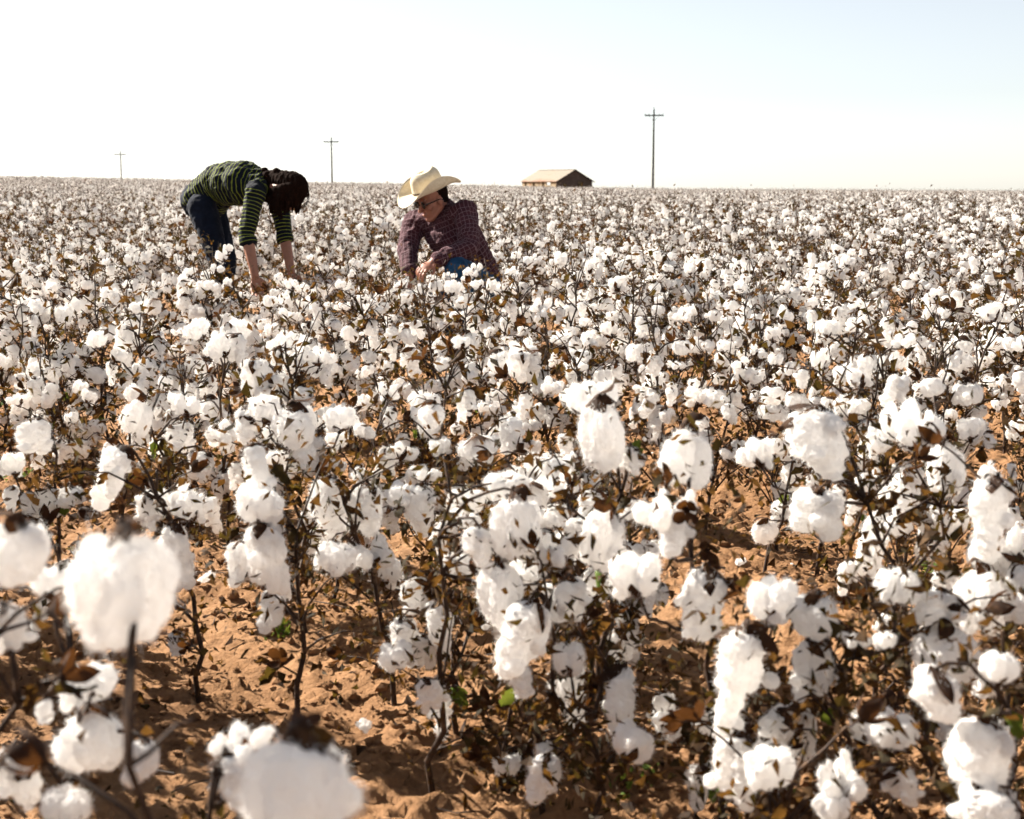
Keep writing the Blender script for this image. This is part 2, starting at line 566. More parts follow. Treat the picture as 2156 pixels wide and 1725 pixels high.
def burr_arrays(rng, curl, n=None, L=.043, seg=4):
    """dry capsule: pointed leathery segments spreading from the stalk end, axis +z"""
    n = n or int(rng.integers(4, 6))
    V, T = [], []
    a0 = rng.random() * 6.28
    for k in range(n):
        a = a0 + k * 6.283 / n + rng.normal(0, .1)
        d = np.array([math.cos(a), math.sin(a), 0]); sd = np.array([-math.sin(a), math.cos(a), 0])
        p = d * .004; ang = rng.uniform(.45, 1.1)
        i = len(V); cl = curl * rng.uniform(.7, 1.3); LL = L * rng.uniform(.85, 1.2)
        wprof = [.004, .0105, .0115, .0075, .0005]
        for s in range(seg + 1):
            f = s / seg
            w = np.interp(f, [0, .25, .5, .8, 1], wprof)
            up = d * math.sin(ang) + np.array([0, 0, 1.0]) * math.cos(ang)
            out = d * math.cos(ang) - np.array([0, 0, 1.0]) * math.sin(ang)
            V += [p - sd * w - out * w * -.35 * 0 + up * 0, p + out * w * .35, p + sd * w]
            p = p + up * LL / seg
            ang += cl / seg
        for s in range(seg):
            for c in (0, 1):
                q = i + s * 3 + c
                T += [(q, q + 1, q + 4), (q, q + 4, q + 3)]
    i = len(V)
    V += list(ICO1_V * (.0065, .0065, .005)); T += [tuple(q + i for q in f) for f in ICO1_T]
    v = np.array(V) + rng.normal(0, .0007, (len(V), 3))
    return v, np.array(T)

BURRS = []
for i in range(6):
    r_ = np.random.default_rng(300 + i)
    v, t = burr_arrays(r_, [-0.9, -0.5, 0.2, -1.1, 0.9, -0.7][i])
    lv, lt = burr_arrays(np.random.default_rng(300 + i), [-0.9, -0.5, 0.2, -1.1, 0.9, -0.7][i], n=3, seg=2)
    BURRS.append(dict(arr=(v, t), low=(lv, lt), me=tri_mesh("burr", v, t, [M_BURR])))

def leaf_arrays(rng, L=.055, seg=5, crumple=1.0):
    """a curled, crumpled lobed leaf hanging from the origin towards -z"""
    V, T = [], []
    nc = 4
    bend = rng.uniform(-1.9, 1.9) * crumple; cup = rng.uniform(.5, 1.6) * crumple; tw = rng.uniform(-1.5, 1.5) * crumple
    prof = np.interp(np.linspace(0, 1, seg + 1), [0, .2, .45, .6, .8, 1], [.02, .34, .42 * rng.uniform(.8, 1.2), .26, .24 * rng.uniform(.6, 1.5), .01])
    p = np.zeros(3); ang = rng.uniform(-.4, .4)
    for s in range(seg + 1):
        f = s / seg
        for c in range(nc + 1):
            u = (c / nc - .5) * 2
            w = prof[s] * L
            x = u * w * math.cos(cup * abs(u) * .9)
            y = abs(u) * w * math.sin(cup * abs(u) * .9)
            a = tw * f
            V.append(p + np.array([x * math.cos(a) - y * math.sin(a), x * math.sin(a) + y * math.cos(a), 0]))
        p = p + np.array([0, math.sin(ang), -math.cos(ang)]) * L / seg
        ang += bend / seg
    for s in range(seg):
        for c in range(nc):
            q = s * (nc + 1) + c
            T += [(q, q + 1, q + nc + 2), (q, q + nc + 2, q + nc + 1)]
    v = np.array(V) + rng.normal(0, .0022 * crumple, (len(V), 3))
    return v, np.array(T)

LEAVES = []
for i in range(7):
    r_ = np.random.default_rng(500 + i)
    v, t = leaf_arrays(r_)
    LEAVES.append(dict(arr=(v, t), low=leaf_arrays(np.random.default_rng(500 + i), seg=2),
                       me={k: tri_mesh("leaf", v, t, [PLANT_MATS[k]]) for k in (S_LEAF, S_OLIVE)}))
for i in range(3):
    r_ = np.random.default_rng(540 + i)
    v, t = leaf_arrays(r_, .05, 5, .35)
    LEAVES.append(dict(arr=(v, t), low=leaf_arrays(np.random.default_rng(540 + i), .05, 2, .35), me={S_GREEN: tri_mesh("leaf", v, t, [M_GREEN])}))

def scraps(rng, centres, n, spread=.03, smin=.006, smax=.019, bolls=()):
    """tiny curled bits of dead leaf: arrays per slot"""
    V = {S_LEAF: ([], []), S_OLIVE: ([], [])}
    solid = []
    for b in bolls:                                 # leave the lint itself clean
        if b["kind"] != "none":
            L = LINTS[b["kind"]][b["i"]]
            solid.append((b["pos"] + b["R"] @ np.array([0, 0, L["zc"] * b["s"][2]]), L["w"] * b["s"][0] * .62, L["h"] * b["s"][2] * .6))
    for _ in range(n):
        c = centres[rng.integers(len(centres))] + rng.normal(0, spread, 3)
        if any(abs(c[0] - q[0]) < w and abs(c[1] - q[1]) < w and abs(c[2] - q[2]) < h for q, w, h in solid):
            continue
        R = frame(rng.normal(0, 1, 3), rng.normal(0, 1, 3))
        s = rng.uniform(smin, smax)
        b = rng.uniform(-.5, .5)
        j = rng.normal(0, .28, 8) * s
        q = np.array([(j[0], j[1], j[2]), (s + j[3], .34 * s + j[4], b * s * .5 + j[2]), (s * .8 + j[5], -.34 * s + j[6], b * s * .9), (1.9 * s + j[7], .1 * s + j[1], b * s * 2.2 + j[0])])
        q = q @ R.T + c
        slot = S_OLIVE if rng.random() < .38 else S_LEAF
        vv, tt = V[slot]
        i = len(vv); vv += list(q); tt += [(i, i + 2, i + 1), (i + 1, i + 2, i + 3)]
    return {k: (np.array(a), np.array(b)) for k, (a, b) in V.items() if a}

# ------------------------------------------------------------------ one cotton plant as data
def bend_path(p0, p1, rng, n=5, zig=.006, sag=0.0):
    p0, p1 = np.asarray(p0, float), np.asarray(p1, float)
    L = np.linalg.norm(p1 - p0)
    pts = []
    for k in range(n + 1):
        f = k / n
        p = p0 + (p1 - p0) * f
        p = p + np.array([0, 0, 1.0]) * sag * L * math.sin(math.pi * f)
        if 0 < k < n:
            p = p + rng.normal(0, zig, 3) * (1, 1, .4)
        pts.append(p)
    return np.array(pts)

def place_boll(rng, pos, kind, w=None, h=None, rz=None, tilt=None):
    L = LINTS[kind]
    if h and w:
        best = sorted(range(len(L)), key=lambda i: abs(math.log((L[i]["h"] / L[i]["w"]) / (h / w))))[:3]
        i = best[rng.integers(len(best))]
    else:
        i = int(rng.integers(len(L)))
    sx = (w / L[i]["w"]) if w else rng.uniform(.50, .88)
    sz = (h / L[i]["h"]) if h else sx * rng.uniform(.9, 1.12) * (.80 if kind == "hang" else 1.0)
    sz = min(max(sz, sx * .55), sx * 1.6)
    rz = rng.random() * 6.28 if rz is None else rz
    tilt = rng.normal(0, .22 if kind in ("hang", "puff") else .42) if tilt is None else tilt
    R = rot_axis((math.cos(rz * 3.1), math.sin(rz * 3.1), 0), tilt) @ rotz(rz)
    return dict(pos=np.asarray(pos, float), kind=kind, i=i, s=np.array([sx, sx, sz]), R=R, b=int(rng.integers(len(BURRS))))

def boll_matrix(b):
    return b["R"] @ np.diag(b["s"])

def burr_local(b):
    """burr axes in the boll's own space (hanging bolls wear it upside down)"""
    k = b["b"] * 1.7 + b["i"] * 2.3
    if b["kind"] in ("hang", "puff"):
        tip = rot_axis((math.cos(k), math.sin(k), 0), .35 + .55 * abs(math.sin(k * 1.9)))
        flip = tip @ np.diag([1.0, -1.0, -1.0])
        return b.get("cap", 1.0) * flip @ np.diag([1, 1, b["s"][0] / b["s"][2]]), np.array([math.sin(k) * .006, -math.cos(k) * .006, 0.003])
    return rot_axis((math.cos(k), math.sin(k), 0), .25 * math.sin(k)), np.array([0, 0, -0.004])

def gen_plant(rng, height=.62):
    tubes, bolls, leaves, cent = [], [], [], []
    lean = rng.normal(0, .10, 2)
    top = np.array([lean[0] * height, lean[1] * height, height])
    n = 9
    stem = np.array([top * (k / n) ** 1.0 + np.append(rng.normal(0, .007, 2), 0) * (k > 0) + np.array([lean[0], lean[1], 0]) * .05 * math.sin(k / n * 3.1) for k in range(n + 1)])
    stem[0] = (0, 0, -.05)
    tubes.append((stem, np.linspace(.0062, .0021, n + 1)))
    def on_stem(f):
        k = f * n; i = min(int(k), n - 1)
        return stem[i] + (stem[i + 1] - stem[i]) * (k - i)
    az = rng.random() * 6.28
    f = rng.uniform(.14, .24)
    while f < .97:
        base = on_stem(f)
        az += 2.4 + rng.normal(0, .5)
        L = rng.uniform(.09, .23) * (1.15 - .65 * f)
        el = rng.uniform(.35, 1.0)
        d = np.array([math.cos(az) * math.cos(el), math.sin(az) * math.cos(el), math.sin(el)])
        end = base + d * L
        path = bend_path(base, end, rng, 3, .006, .10)
        tubes.append((path, np.linspace(.0032, .0016, len(path))))
        cent += [path[1], path[2], path[0]]
        r = rng.random()
        if r < .92:
            kind = "hang" if r < .26 else ("puff" if r < .44 else ("up" if r < .74 else "open"))
            bolls.append(place_boll(rng, end, kind))
        else:
            bolls.append(dict(pos=end, kind="none", i=0, s=np.ones(3) * rng.uniform(.7, 1), R=frame(d) @ rotz(rng.random() * 6), b=int(rng.integers(len(BURRS)))))
        if rng.random() < .45 and L > .09:
            e2 = path[1] + (path[1] - path[0]) * .1 + rng.normal(0, .012, 3) + (0, 0, .01)
            kind = "hang" if rng.random() < .6 else "up"
            bolls.append(place_boll(rng, e2, kind))
        if rng.random() < .55:
            leaves.append((path[rng.integers(1, len(path))], int(rng.integers(7)), S_OLIVE if rng.random() < .35 else S_LEAF, rng.random() * 6.28, rng.uniform(.55, 1.05), rng.normal(0, .5)))
        f += rng.uniform(.056, .098)
    if rng.random() < .16:
        k = int(rng.integers(7, 10))
        leaves.append((on_stem(rng.uniform(.3, .9)), k, S_GREEN, rng.random() * 6.28, rng.uniform(.6, 1.0), rng.normal(0, .8)))
    for k in range(9):                         # bare twigs, some poking above the bolls
        i0 = int(rng.integers(2, n))
        e = stem[i0] + rng.normal(0, .055, 3) + np.array([0, 0, rng.uniform(.05, .15)])
        pth = bend_path(stem[i0], e, rng, 3, .005, .08)
        tubes.append((pth, np.linspace(.0025, .0012, 4)))
        cent += [pth[-1], pth[2]]
    low = [stem[k] + rng.normal(0, .03, 3) * (1, 1, .3) for k in (1, 2, 3, 4, 5) for _ in range(5)]
    cent += [stem[-1]] + low
    return dict(tubes=tubes, bolls=bolls, leaves=leaves, cent=cent, height=height)

def leaf_R(l):
    return rot_axis((math.cos(l[3] * 2.3), math.sin(l[3] * 2.3), 0), l[5]) @ rotz(l[3]) * l[4]

def merged(p, lod, rng, name):
    """the whole plant as one mesh, for the mass of the field"""
    g = Geo()
    if lod < 2:
        for pts, rad in p["tubes"]:
            g.add(*tube(pts, rad * (1.0 if lod == 0 else 1.3), 5 if lod == 0 else 3), S_STALK)
    else:
        for pts, rad in p["tubes"]:
            q = pts[[0, len(pts) // 2, -1]]
            g.add(*tube(q, np.array(rad)[[0, len(pts) // 2, -1]] * 1.25, 3), S_STALK)
    for b in p["bolls"]:
        M = boll_matrix(b)
        if b["kind"] != "none":
            v, t = LINTS[b["kind"]][b["i"]][("mid", "low", "far")[lod]]
            g.add(v @ M.T + b["pos"], t, S_LINT)
        F, off = burr_local(b)
        v, t = BURRS[b["b"]]["arr" if lod == 0 else "low"]
        g.add((v @ F.T + off) @ M.T + b["pos"], t, S_BURR)
    for l in p["leaves"]:
        v, t = LEAVES[l[1]]["arr" if lod == 0 else "low"]
        g.add(v @ leaf_R(l).T + l[0], t, l[2])
    for slot, (v, t) in scraps(rng, p["cent"], (330, 175, 50)[lod], .036, .006 * (1 + .25 * lod), .018 * (1 + .25 * lod)).items():
        g.add(v, t, slot)
    return g.mesh(name, PLANT_MATS)

# ------------------------------------------------------------------ hero plants (nearest, laid out from the photograph)
# depth, stalk top px, stalk foot offset (dx, dy), [boll px, py, width, height, kind], leaf count
HEROES = [
 (1.02, (280, 1385), (.02, .09), [(255, 1245, 235, 255, "puff")], 2),
 (1.55, (140, 1330), (-.01, .02), [(110, 1232, 88, 84, "up"), (186, 1450, 104, 108, "up"), (190, 1562, 140, 130, "puff"), (28, 1640, 100, 135, "hang"), (135, 1702, 105, 85, "up"), (302, 1610, 72, 105, "hang"), (95, 1500, 45, 55, "hang")], 6),
 (1.38, (-20, 1190), (-.06, .05), [(35, 1165, 135, 135, "puff"), (12, 1325, 95, 115, "hang")], 3),
 (1.02, (640, 1590), (.02, .06), [(630, 1662, 240, 235, "puff")], 1),
 (1.42, (470, 1600), (-.05, .03), [(512, 1568, 125, 72, "open"), (487, 1645, 95, 125, "hang")], 3),
 (2.10, (1420, 1000), (.10, .10), [(1447, 965, 112, 132, "puff"), (1400, 1072, 125, 85, "open"), (1476, 1268, 112, 150, "hang"), (1345, 1215, 112, 98, "up"), (1425, 1130, 80, 100, "hang")], 9),
 (2.32, (1292, 860), (.00, .05), [(1268, 922, 100, 148, "puff"), (1243, 838, 112, 72, "up"), (1268, 1138, 96, 175, "puff"), (1330, 970, 50, 60, "hang")], 9),
 (2.00, (1548, 1320), (.06, .10), [(1560, 1440, 116, 250, "hang"), (1548, 1625, 100, 160, "hang"), (1628, 1270, 104, 98, "up")], 8),
 (2.02, (1715, 1345), (.10, .05), [(1714, 1298, 124, 98, "puff"), (1708, 1412, 88, 135, "hang"), (1800, 1348, 62, 36, "open")], 8),
 (1.90, (1822, 1215), (.16, .06), [(1890, 1238, 92, 82, "up"), (1984, 1290, 115, 92, "hang"), (1990, 1378, 152, 132, "puff"), (1862, 1352, 52, 48, "up")], 9),
 (1.70, (2110, 1330), (.05, .08), [(2058, 1610, 150, 205, "hang"), (2065, 1712, 150, 120, "hang"), (2102, 1408, 78, 72, "up"), (1962, 1462, 115, 105, "hang")], 7),
 (1.82, (1700, 1560), (-.05, .05), [(1620, 1620, 112, 98, "up"), (1772, 1640, 105, 125, "open"), (1750, 1705, 72, 66, "up"), (1900, 1655, 84, 78, "hang")], 7),
 (2.20, (2135, 985), (.02, .06), [(2092, 1102, 108, 190, "hang"), (2142, 1250, 66, 135, "hang"), (2068, 1268, 112, 145, "puff"), (2150, 1150, 60, 90, "up")], 8),
 (2.42, (1770, 900), (.18, .04), [(1715, 935, 140, 152, "hang"), (1720, 1088, 112, 118, "hang"), (1600, 955, 60, 70, "up"), (1765, 1050, 50, 60, "hang")], 9),
 (2.60, (2005, 1000), (-.10, .05), [(1918, 893, 112, 104, "open"), (1993, 990, 86, 128, "puff"), (2080, 1000, 50, 60, "up")], 8),
 (2.95, (1905, 1010), (.02, .03), [(1910, 1052, 62, 122, "hang"), (1962, 1120, 72, 135, "hang"), (1890, 1110, 60, 60, "up"), (1838, 1145, 72, 155, "hang"), (1870, 1040, 50, 50, "up")], 10),
 (2.28, (935, 960), (-.02, .08), [(1086, 1112, 112, 138, "puff"), (1070, 1020, 96, 48, "up"), (1055, 1252, 102, 148, "puff"), (1168, 1160, 86, 64, "open"), (1000, 1150, 70, 80, "hang")], 10),
 (2.22, (1130, 1240), (.02, .06), [(1102, 1345, 114, 172, "hang"), (1205, 1270, 92, 104, "hang")], 8),
 (2.20, (1255, 1360), (.01, .04), [(1305, 1482, 106, 165, "hang"), (1200, 1392, 82, 72, "up")], 8),
 (2.60, (905, 1200), (.05, .06), [(880, 1256, 76, 92, "hang"), (850, 1335, 66, 72, "hang"), (928, 1330, 60, 132, "hang"), (892, 1376, 60, 82, "hang"), (928, 1500, 60, 135, "hang")], 11),
 (2.45, (1060, 1590), (.02, .02), [(1068, 1615, 62, 56, "up")], 3),
 (3.00, (1160, 930), (.05, .05), [(1135, 985, 64, 72, "up"), (1184, 985, 64, 82, "up"), (980, 1060, 84, 62, "up"), (880, 1075, 76, 112, "hang"), (840, 1042, 72, 52, "up"), (1240, 1020, 50, 50, "hang")], 12),
 (2.52, (580, 980), (.03, .08), [(556, 1182, 96, 152, "hang"), (508, 1190, 56, 102, "hang"), (545, 1000, 86, 132, "hang"), (548, 1072, 98, 104, "up")], 10),
 (2.72, (710, 1010), (.10, .06), [(690, 1066, 92, 122, "hang"), (772, 1076, 82, 114, "hang"), (700, 1176, 88, 68, "puff"), (782, 1165, 88, 66, "open")], 11),
 (2.80, (330, 990), (.06, .05), [(250, 1012, 86, 142, "hang"), (395, 1062, 86, 92, "up"), (372, 1176, 78, 152, "hang"), (310, 1080, 50, 80, "hang")], 11),
 (3.10, (590, 840), (.04, .05), [(622, 900, 98, 88, "puff"), (715, 886, 68, 64, "up"), (560, 862, 72, 62, "up"), (522, 892, 62, 74, "hang"), (640, 960, 50, 50, "up")], 12),
 (3.00, (105, 900), (.00, .05), [(100, 1062, 66, 72, "hang"), (62, 1062, 42, 52, "hang"), (152, 1050, 60, 50, "hang"), (75, 922, 82, 72, "hang"), (30, 980, 50, 60, "up")], 14),
 (3.40, (335, 830), (.02, .05), [(290, 880, 66, 78, "puff"), (390, 852, 66, 52, "open"), (382, 922, 72, 66, "hang"), (430, 980, 50, 60, "hang")], 12),
 (3.60, (890, 800), (.02, .05), [(896, 852, 68, 56, "up"), (906, 900, 60, 62, "up"), (820, 880, 50, 60, "hang"), (850, 940, 40, 60, "hang")], 10),
]

ORD = ["first", "second", "third", "fourth", "fifth", "sixth", "seventh", "eighth", "ninth", "tenth", "eleventh", "twelfth", "thirteenth", "fourteenth", "fifteenth", "sixteenth", "seventeenth", "eighteenth", "nineteenth"]
TENS = {20: ("twentieth", "twenty"), 30: ("thirtieth", "thirty"), 40: ("fortieth", "forty")}
def ordinal(n):
    if n < 20: return ORD[n - 1]
    t = n // 10 * 10
    return TENS[t][0] if n == t else TENS[t][1] + "-" + ORD[n - t - 1]
COUNT = ["no", "one", "two", "three", "four", "five", "six", "seven", "eight", "nine", "ten", "eleven", "twelve"]
def count_word(n):
    return COUNT[n] if n < len(COUNT) else "many"

def link_part(name, me, parent, M3=None, pos=None):
    o = bpy.data.objects.new(name, me)
    C.objects.link(o)
    o.parent = parent
    if M3 is not None:
        o.matrix_local = Matrix([[*M3[0], pos[0]], [*M3[1], pos[1]], [*M3[2], pos[2]], [0, 0, 0, 1]])
    return o

def add_bolls(root, bolls, near):
    for b in bolls:
        M = boll_matrix(b)
        F, off = burr_local(b)
        if b["kind"] == "none":
            link_part("burr", BURRS[b["b"]]["me"], root, M @ F, b["pos"])
            continue
        L = LINTS[b["kind"]][b["i"]]
        o = link_part("cotton_boll", L["near"] if near else L["midme"], root, M, b["pos"])
        link_part("burr", BURRS[b["b"]]["me"], o, F, off)

def near_bolls_of(rng):
    pass

PLANTS = []                                   # (root, depth, px, feature) of every plant that is a thing
def build_heroes():
    for hi, (D, top, foot, bolls, nleaf) in enumerate(HEROES):
        rng = np.random.default_rng(4000 + hi)
        tp = at(top[0], top[1], D)
        bx, by = tp[0] + foot[0], tp[1] + foot[1]
        bz = float(ground_h(bx, by))
        root = empty("cotton_plant", (bx, by, bz))
        org = np.array([bx, by, bz])
        tp = tp - org
        n = 9
        stem = np.array([tp * np.array([(k / n) ** 1.4, (k / n) ** 1.4, k / n]) + np.append(rng.normal(0, .013, 2), 0) * (0 < k < n) for k in range(n + 1)])
        stem[0] = (0, 0, -.05)
        g = Geo().add(*tube(stem, np.linspace(.0062, .0024, n + 1), 7))
        cent = [stem[k] for k in range(2, n + 1)]
        bl = []
        for (px, py, w, h, kind) in bolls:
            c = at(px, py, D + rng.uniform(-.05, .05)) - org
            W, H = w * D / FPX, h * D / FPX
            b = place_boll(rng, (0, 0, 0), kind, W, H, tilt=rng.normal(0, .12))
            L = LINTS[kind][b["i"]]
            b["pos"] = c - b["R"] @ np.array([0, 0, L["zc"] * b["s"][2]])
            if D < 1.2:
                b["b"] = 4; b["cap"] = .66
            bl.append(b)
            a = b["pos"]
            d = np.linalg.norm(stem - a, axis=1)
            best = min(range(2, n), key=lambda k: d[k] + (0.25 if stem[k][2] > a[2] - .03 else 0))
            s0 = stem[best]
            if kind in ("hang", "puff"):
                mid = a + np.array([0, 0, .018]) + (s0 - a) * .15
                path = np.vstack([bend_path(s0, mid, rng, 4, .004, .14), a + (0, 0, .003)])
            else:
                mid = a + np.array([0, 0, -.03]) + (s0 - a) * .12
                path = np.vstack([bend_path(s0, mid, rng, 4, .004, -.06), a + (0, 0, -.003)])
            g.add(*tube(path, np.linspace(.0036, .0020, len(path)), 6))
            cent += list(path[1:-1])
        for q in range(4 if D < 1.8 else 11):  # side twigs: bare, with an empty burr, or with a small low boll
            k = int(rng.integers(1, n))
            a = rng.random() * 6.28; r = rng.uniform(.04, .15)
            e = stem[k] + np.array([math.cos(a) * r, math.sin(a) * r, rng.uniform(.01, .12)])
            p = bend_path(stem[k], e, rng, 3, .007, .1)
            g.add(*tube(p, np.linspace(.0028, .0012, 4), 5)); cent += [p[-1], p[-2]]
            if q % 3 == 0:
                bl.append(dict(pos=e, kind="none", i=0, s=np.ones(3) * rng.uniform(.6, .95), R=frame(e - p[1]) @ rotz(rng.random() * 6), b=int(rng.integers(len(BURRS)))))
            elif q % 3 == 1 and D > 1.8 and k < 6:
                bl.append(place_boll(rng, e, "hang" if rng.random() < .5 else "up"))
        link_part("stalk", g.mesh("stalk", [M_STALK]), root)
        add_bolls(root, bl, True)
        for k in range((nleaf + 1) // 2):
            c = cent[rng.integers(len(cent))]
            if k < 2 and rng.random() < .18 and D > 1.5:
                j, slot = int(rng.integers(7, 10)), S_GREEN
            else:
                j, slot = int(rng.integers(7)), (S_OLIVE if rng.random() < .3 else S_LEAF)
            l = (c, j, slot, rng.random() * 6.28, rng.uniform(.6, 1.15), rng.normal(0, .5))
            link_part("leaf", LEAVES[j]["me"][slot], root, leaf_R(l), c)
        if D > 1.2:
            lowc = [stem[k] for k in (2, 3, 4, 5, 6, 7)] + cent
            g = Geo()
            for slot, (v, t) in scraps(rng, lowc, 520 if D > 1.6 else 50, .042, .005, .015, bl).items():
                g.add(v, t, slot - S_LEAF)
            o = link_part("withered_foliage", g.mesh("withered_foliage", [M_LEAF, M_OLIVE], False), root)
            o["kind"] = "stuff"
        px, py, f = project(org + tp)
        PLANTS.append((root, D, float(px), sum(b["kind"] != "none" for b in bl), True, float(tp[0])))
build_heroes()

# ------------------------------------------------------------------ the rows of the field
WOMAN = np.array([-1.93, 9.35]); MAN = np.array([-0.30, 8.75])
def keep_clear(x, y):
    p = np.array([x, y])
    return np.linalg.norm(p - WOMAN) < .30 or np.linalg.norm(p - WOMAN - (.40, -.2)) < .17 or np.linalg.norm(p - MAN) < .36 or np.linalg.norm(p - MAN - (-.2, -.17)) < .2

def field_positions():
    rng = np.random.default_rng(99)
    out = []
    # rows near the camera, plant by plant
    for k in range(-14, 60):
        n = ROW0 + k * ROW_GAP
        s = -60.0
        while s < 60:
            s += rng.uniform(.08, .20)
            x, y = ROW_N * (n + rng.normal(0, .075)) + ROW_D * s
            if not (0.4 < y < 32) or abs(x) > 2.2 + .48 * y:
                continue
            out.append((x, y))
    out = np.array(out)
    return out

PROTO = [gen_plant(np.random.default_rng(700 + i), h) for i, h in enumerate([.60, .66, .52, .72, .62, .57, .48, .64, .69, .55, .61, .67, .50, .63, .58, .70])]

def build_field():
    rng = np.random.default_rng(123)
    pos = field_positions()
    mass = []
    cand = []
    for x, y in pos:
        z = float(ground_h(x, y))
        if keep_clear(x, y):
            continue
        px, py, f = project((x, y, z + .42))
        px, py, f = float(px), float(py), float(f)
        inview = -40 < px < 2196 and f > 0
        if f < 2.5 and -260 < px < 2420:
            continue                                     # the plants laid out by hand stand here
        if 3.0 <= f < 4.2 and inview and rng.random() < .05:
            continue
        low = 9.9
        if 3.4 < f < 9.6 and 320 < px < 690:               # the plants before the two people stand low
            low = EYE - ((500 if px < 500 else 556) - 388) / FPX * f - z
        elif 3.4 < f < 9.0 and 780 < px < 1100:
            low = EYE - (546 - 388) / FPX * f - z
        elif 3.4 < f < 9.6 and 690 <= px <= 780:
            low = EYE - (510 - 388) / FPX * f - z
        if f < 3.2:
            low = EYE - (905 - 388) / FPX * f - z
        if low < .33 or (low < 1 and f > 7.5 and px > 500 and rng.random() < .3):
            continue
        if inview and py < 1800:
            cand.append((f, x, y, z, px, low))
        else:
            mass.append((x, y, z, 0))
    cand.sort()
    n_ind = 300 - len(HEROES)
    meshes = []
    for i, p in enumerate(PROTO):
        g = Geo()
        for pts, rad in p["tubes"]:
            g.add(*tube(pts, rad, 5))
        st = g.mesh("stalk", [M_STALK])
        g = Geo()
        for slot, (v, t) in scraps(np.random.default_rng(60 + i), p["cent"], 330, .037, .006, .019, p["bolls"]).items():
            g.add(v, t, slot - S_LEAF)
        meshes.append((st, g.mesh("withered_foliage", [M_LEAF, M_OLIVE], False)))
    for (f, x, y, z, px, low) in cand[:n_ind]:
        i = int(rng.integers(len(PROTO)))
        p = PROTO[i]
        s = min(rng.uniform(.80, 1.15), low / (p['height'] * 1.16), .74 / (p['height'] * 1.16))
        root = empty("cotton_plant", (x, y, z))
        root.rotation_euler = (rng.normal(0, .10), rng.normal(0, .10), rng.random() * 6.28)
        root.scale = (s, s, s)
        link_part("stalk", meshes[i][0], root)
        near = f < 5.5
        if near:
            add_bolls(root, p["bolls"], True)
        else:
            add_bolls(root, p["bolls"], f < 7.5)
        if f < 7.5:
            for l in p["leaves"]:
                link_part("leaf", LEAVES[l[1]]["me"][l[2]], root, leaf_R(l), l[0])
        o = link_part("withered_foliage", meshes[i][1], root)
        o["kind"] = "stuff"
        PLANTS.append((root, f, px, sum(b["kind"] != "none" for b in p["bolls"]), False, 0))
    for (f, x, y, z, px, low) in cand[n_ind:]:
        mass.append((x, y, z, 0 if f < 16 else 1))
    # farther field, thinner with distance, to beyond the crest
    rng = np.random.default_rng(321)
    far = []
    for y0, y1, dens in ((32, 60, 5.5), (60, 100, 4.2), (100, 165, 3.2)):
        hw = lambda yy: 3 + .46 * yy
        n = int((y1 - y0) * (hw(y0) + hw(y1)) * dens)
        yy = np.sqrt(rng.random(n) * (y1 ** 2 - y0 ** 2) + y0 ** 2)
        xx = rng.uniform(-1, 1, n) * hw(yy)
        k = np.round(((xx * ROW_N[0] + yy * ROW_N[1]) - ROW0) / ROW_GAP)
        nn = ROW0 + k * ROW_GAP + rng.normal(0, .16, n)
        d = nn - (xx * ROW_N[0] + yy * ROW_N[1])
        xx = xx + d * ROW_N[0]; yy = yy + d * ROW_N[1]
        far.append(np.stack([xx, yy, terrain(xx, yy), np.full(n, 2.0)], 1))
    pts = np.concatenate([np.array(mass)] + far)
    nv = len(PROTO)
    lib = bpy.data.collections.new("plant_library")
    order = 0
    for lod in (0, 1, 2):
        for i, p in enumerate(PROTO):
            me = merged(p, lod, np.random.default_rng(50 + i), "plant_lod")
            o = bpy.data.objects.new("plant_%02d" % order, me)
            lib.objects.link(o); order += 1
    n = len(pts)
    me = bpy.data.meshes.new("cotton_field")
    me.vertices.add(n)
    me.vertices.foreach_set("co", pts[:, :3].astype(np.float32).ravel())
    a = me.attributes.new("variant", 'INT', 'POINT')
    a.data.foreach_set("value", (pts[:, 3].astype(np.int32) * nv + rng.integers(0, nv, n)).astype(np.int32))
    a = me.attributes.new("turn", 'FLOAT_VECTOR', 'POINT')
    tv = np.stack([rng.normal(0, .09, n), rng.normal(0, .09, n), rng.random(n) * 6.28], 1)
    a.data.foreach_set("vector", tv.astype(np.float32).ravel())
    a = me.attributes.new("size", 'FLOAT', 'POINT')
    a.data.foreach_set("value", rng.uniform(.80, 1.15, n).astype(np.float32))
    for m in PLANT_MATS:
        me.materials.append(m)
    me.update()
    o = new_obj("cotton_field", me)
    tag(o, "dense rows of open white cotton stretching back to the crest of the field", "cotton field", kind="stuff")
    ng = bpy.data.node_groups.new("scatter", 'GeometryNodeTree')
    ng.interface.new_socket("Geometry", in_out='INPUT', socket_type='NodeSocketGeometry')
    ng.interface.new_socket("Geometry", in_out='OUTPUT', socket_type='NodeSocketGeometry')
    gi = ng.nodes.new("NodeGroupInput"); go = ng.nodes.new("NodeGroupOutput")
    ip = ng.nodes.new("GeometryNodeInstanceOnPoints")
    ci = ng.nodes.new("GeometryNodeCollectionInfo")
    ci.inputs["Collection"].default_value = lib
    ci.inputs["Separate Children"].default_value = True
    ci.inputs["Reset Children"].default_value = True
    def attr(nm, dt):
        q = ng.nodes.new("GeometryNodeInputNamedAttribute"); q.data_type = dt
        q.inputs["Name"].default_value = nm
        return [s for s in q.outputs if s.enabled and s.name == "Attribute"][0]
    ng.links.new(gi.outputs[0], ip.inputs["Points"])
    ng.links.new(ci.outputs[0], ip.inputs["Instance"])
    ip.inputs["Pick Instance"].default_value = True
    ng.links.new(attr("variant", 'INT'), ip.inputs["Instance Index"])
    ng.links.new(attr("turn", 'FLOAT_VECTOR'), ip.inputs["Rotation"])
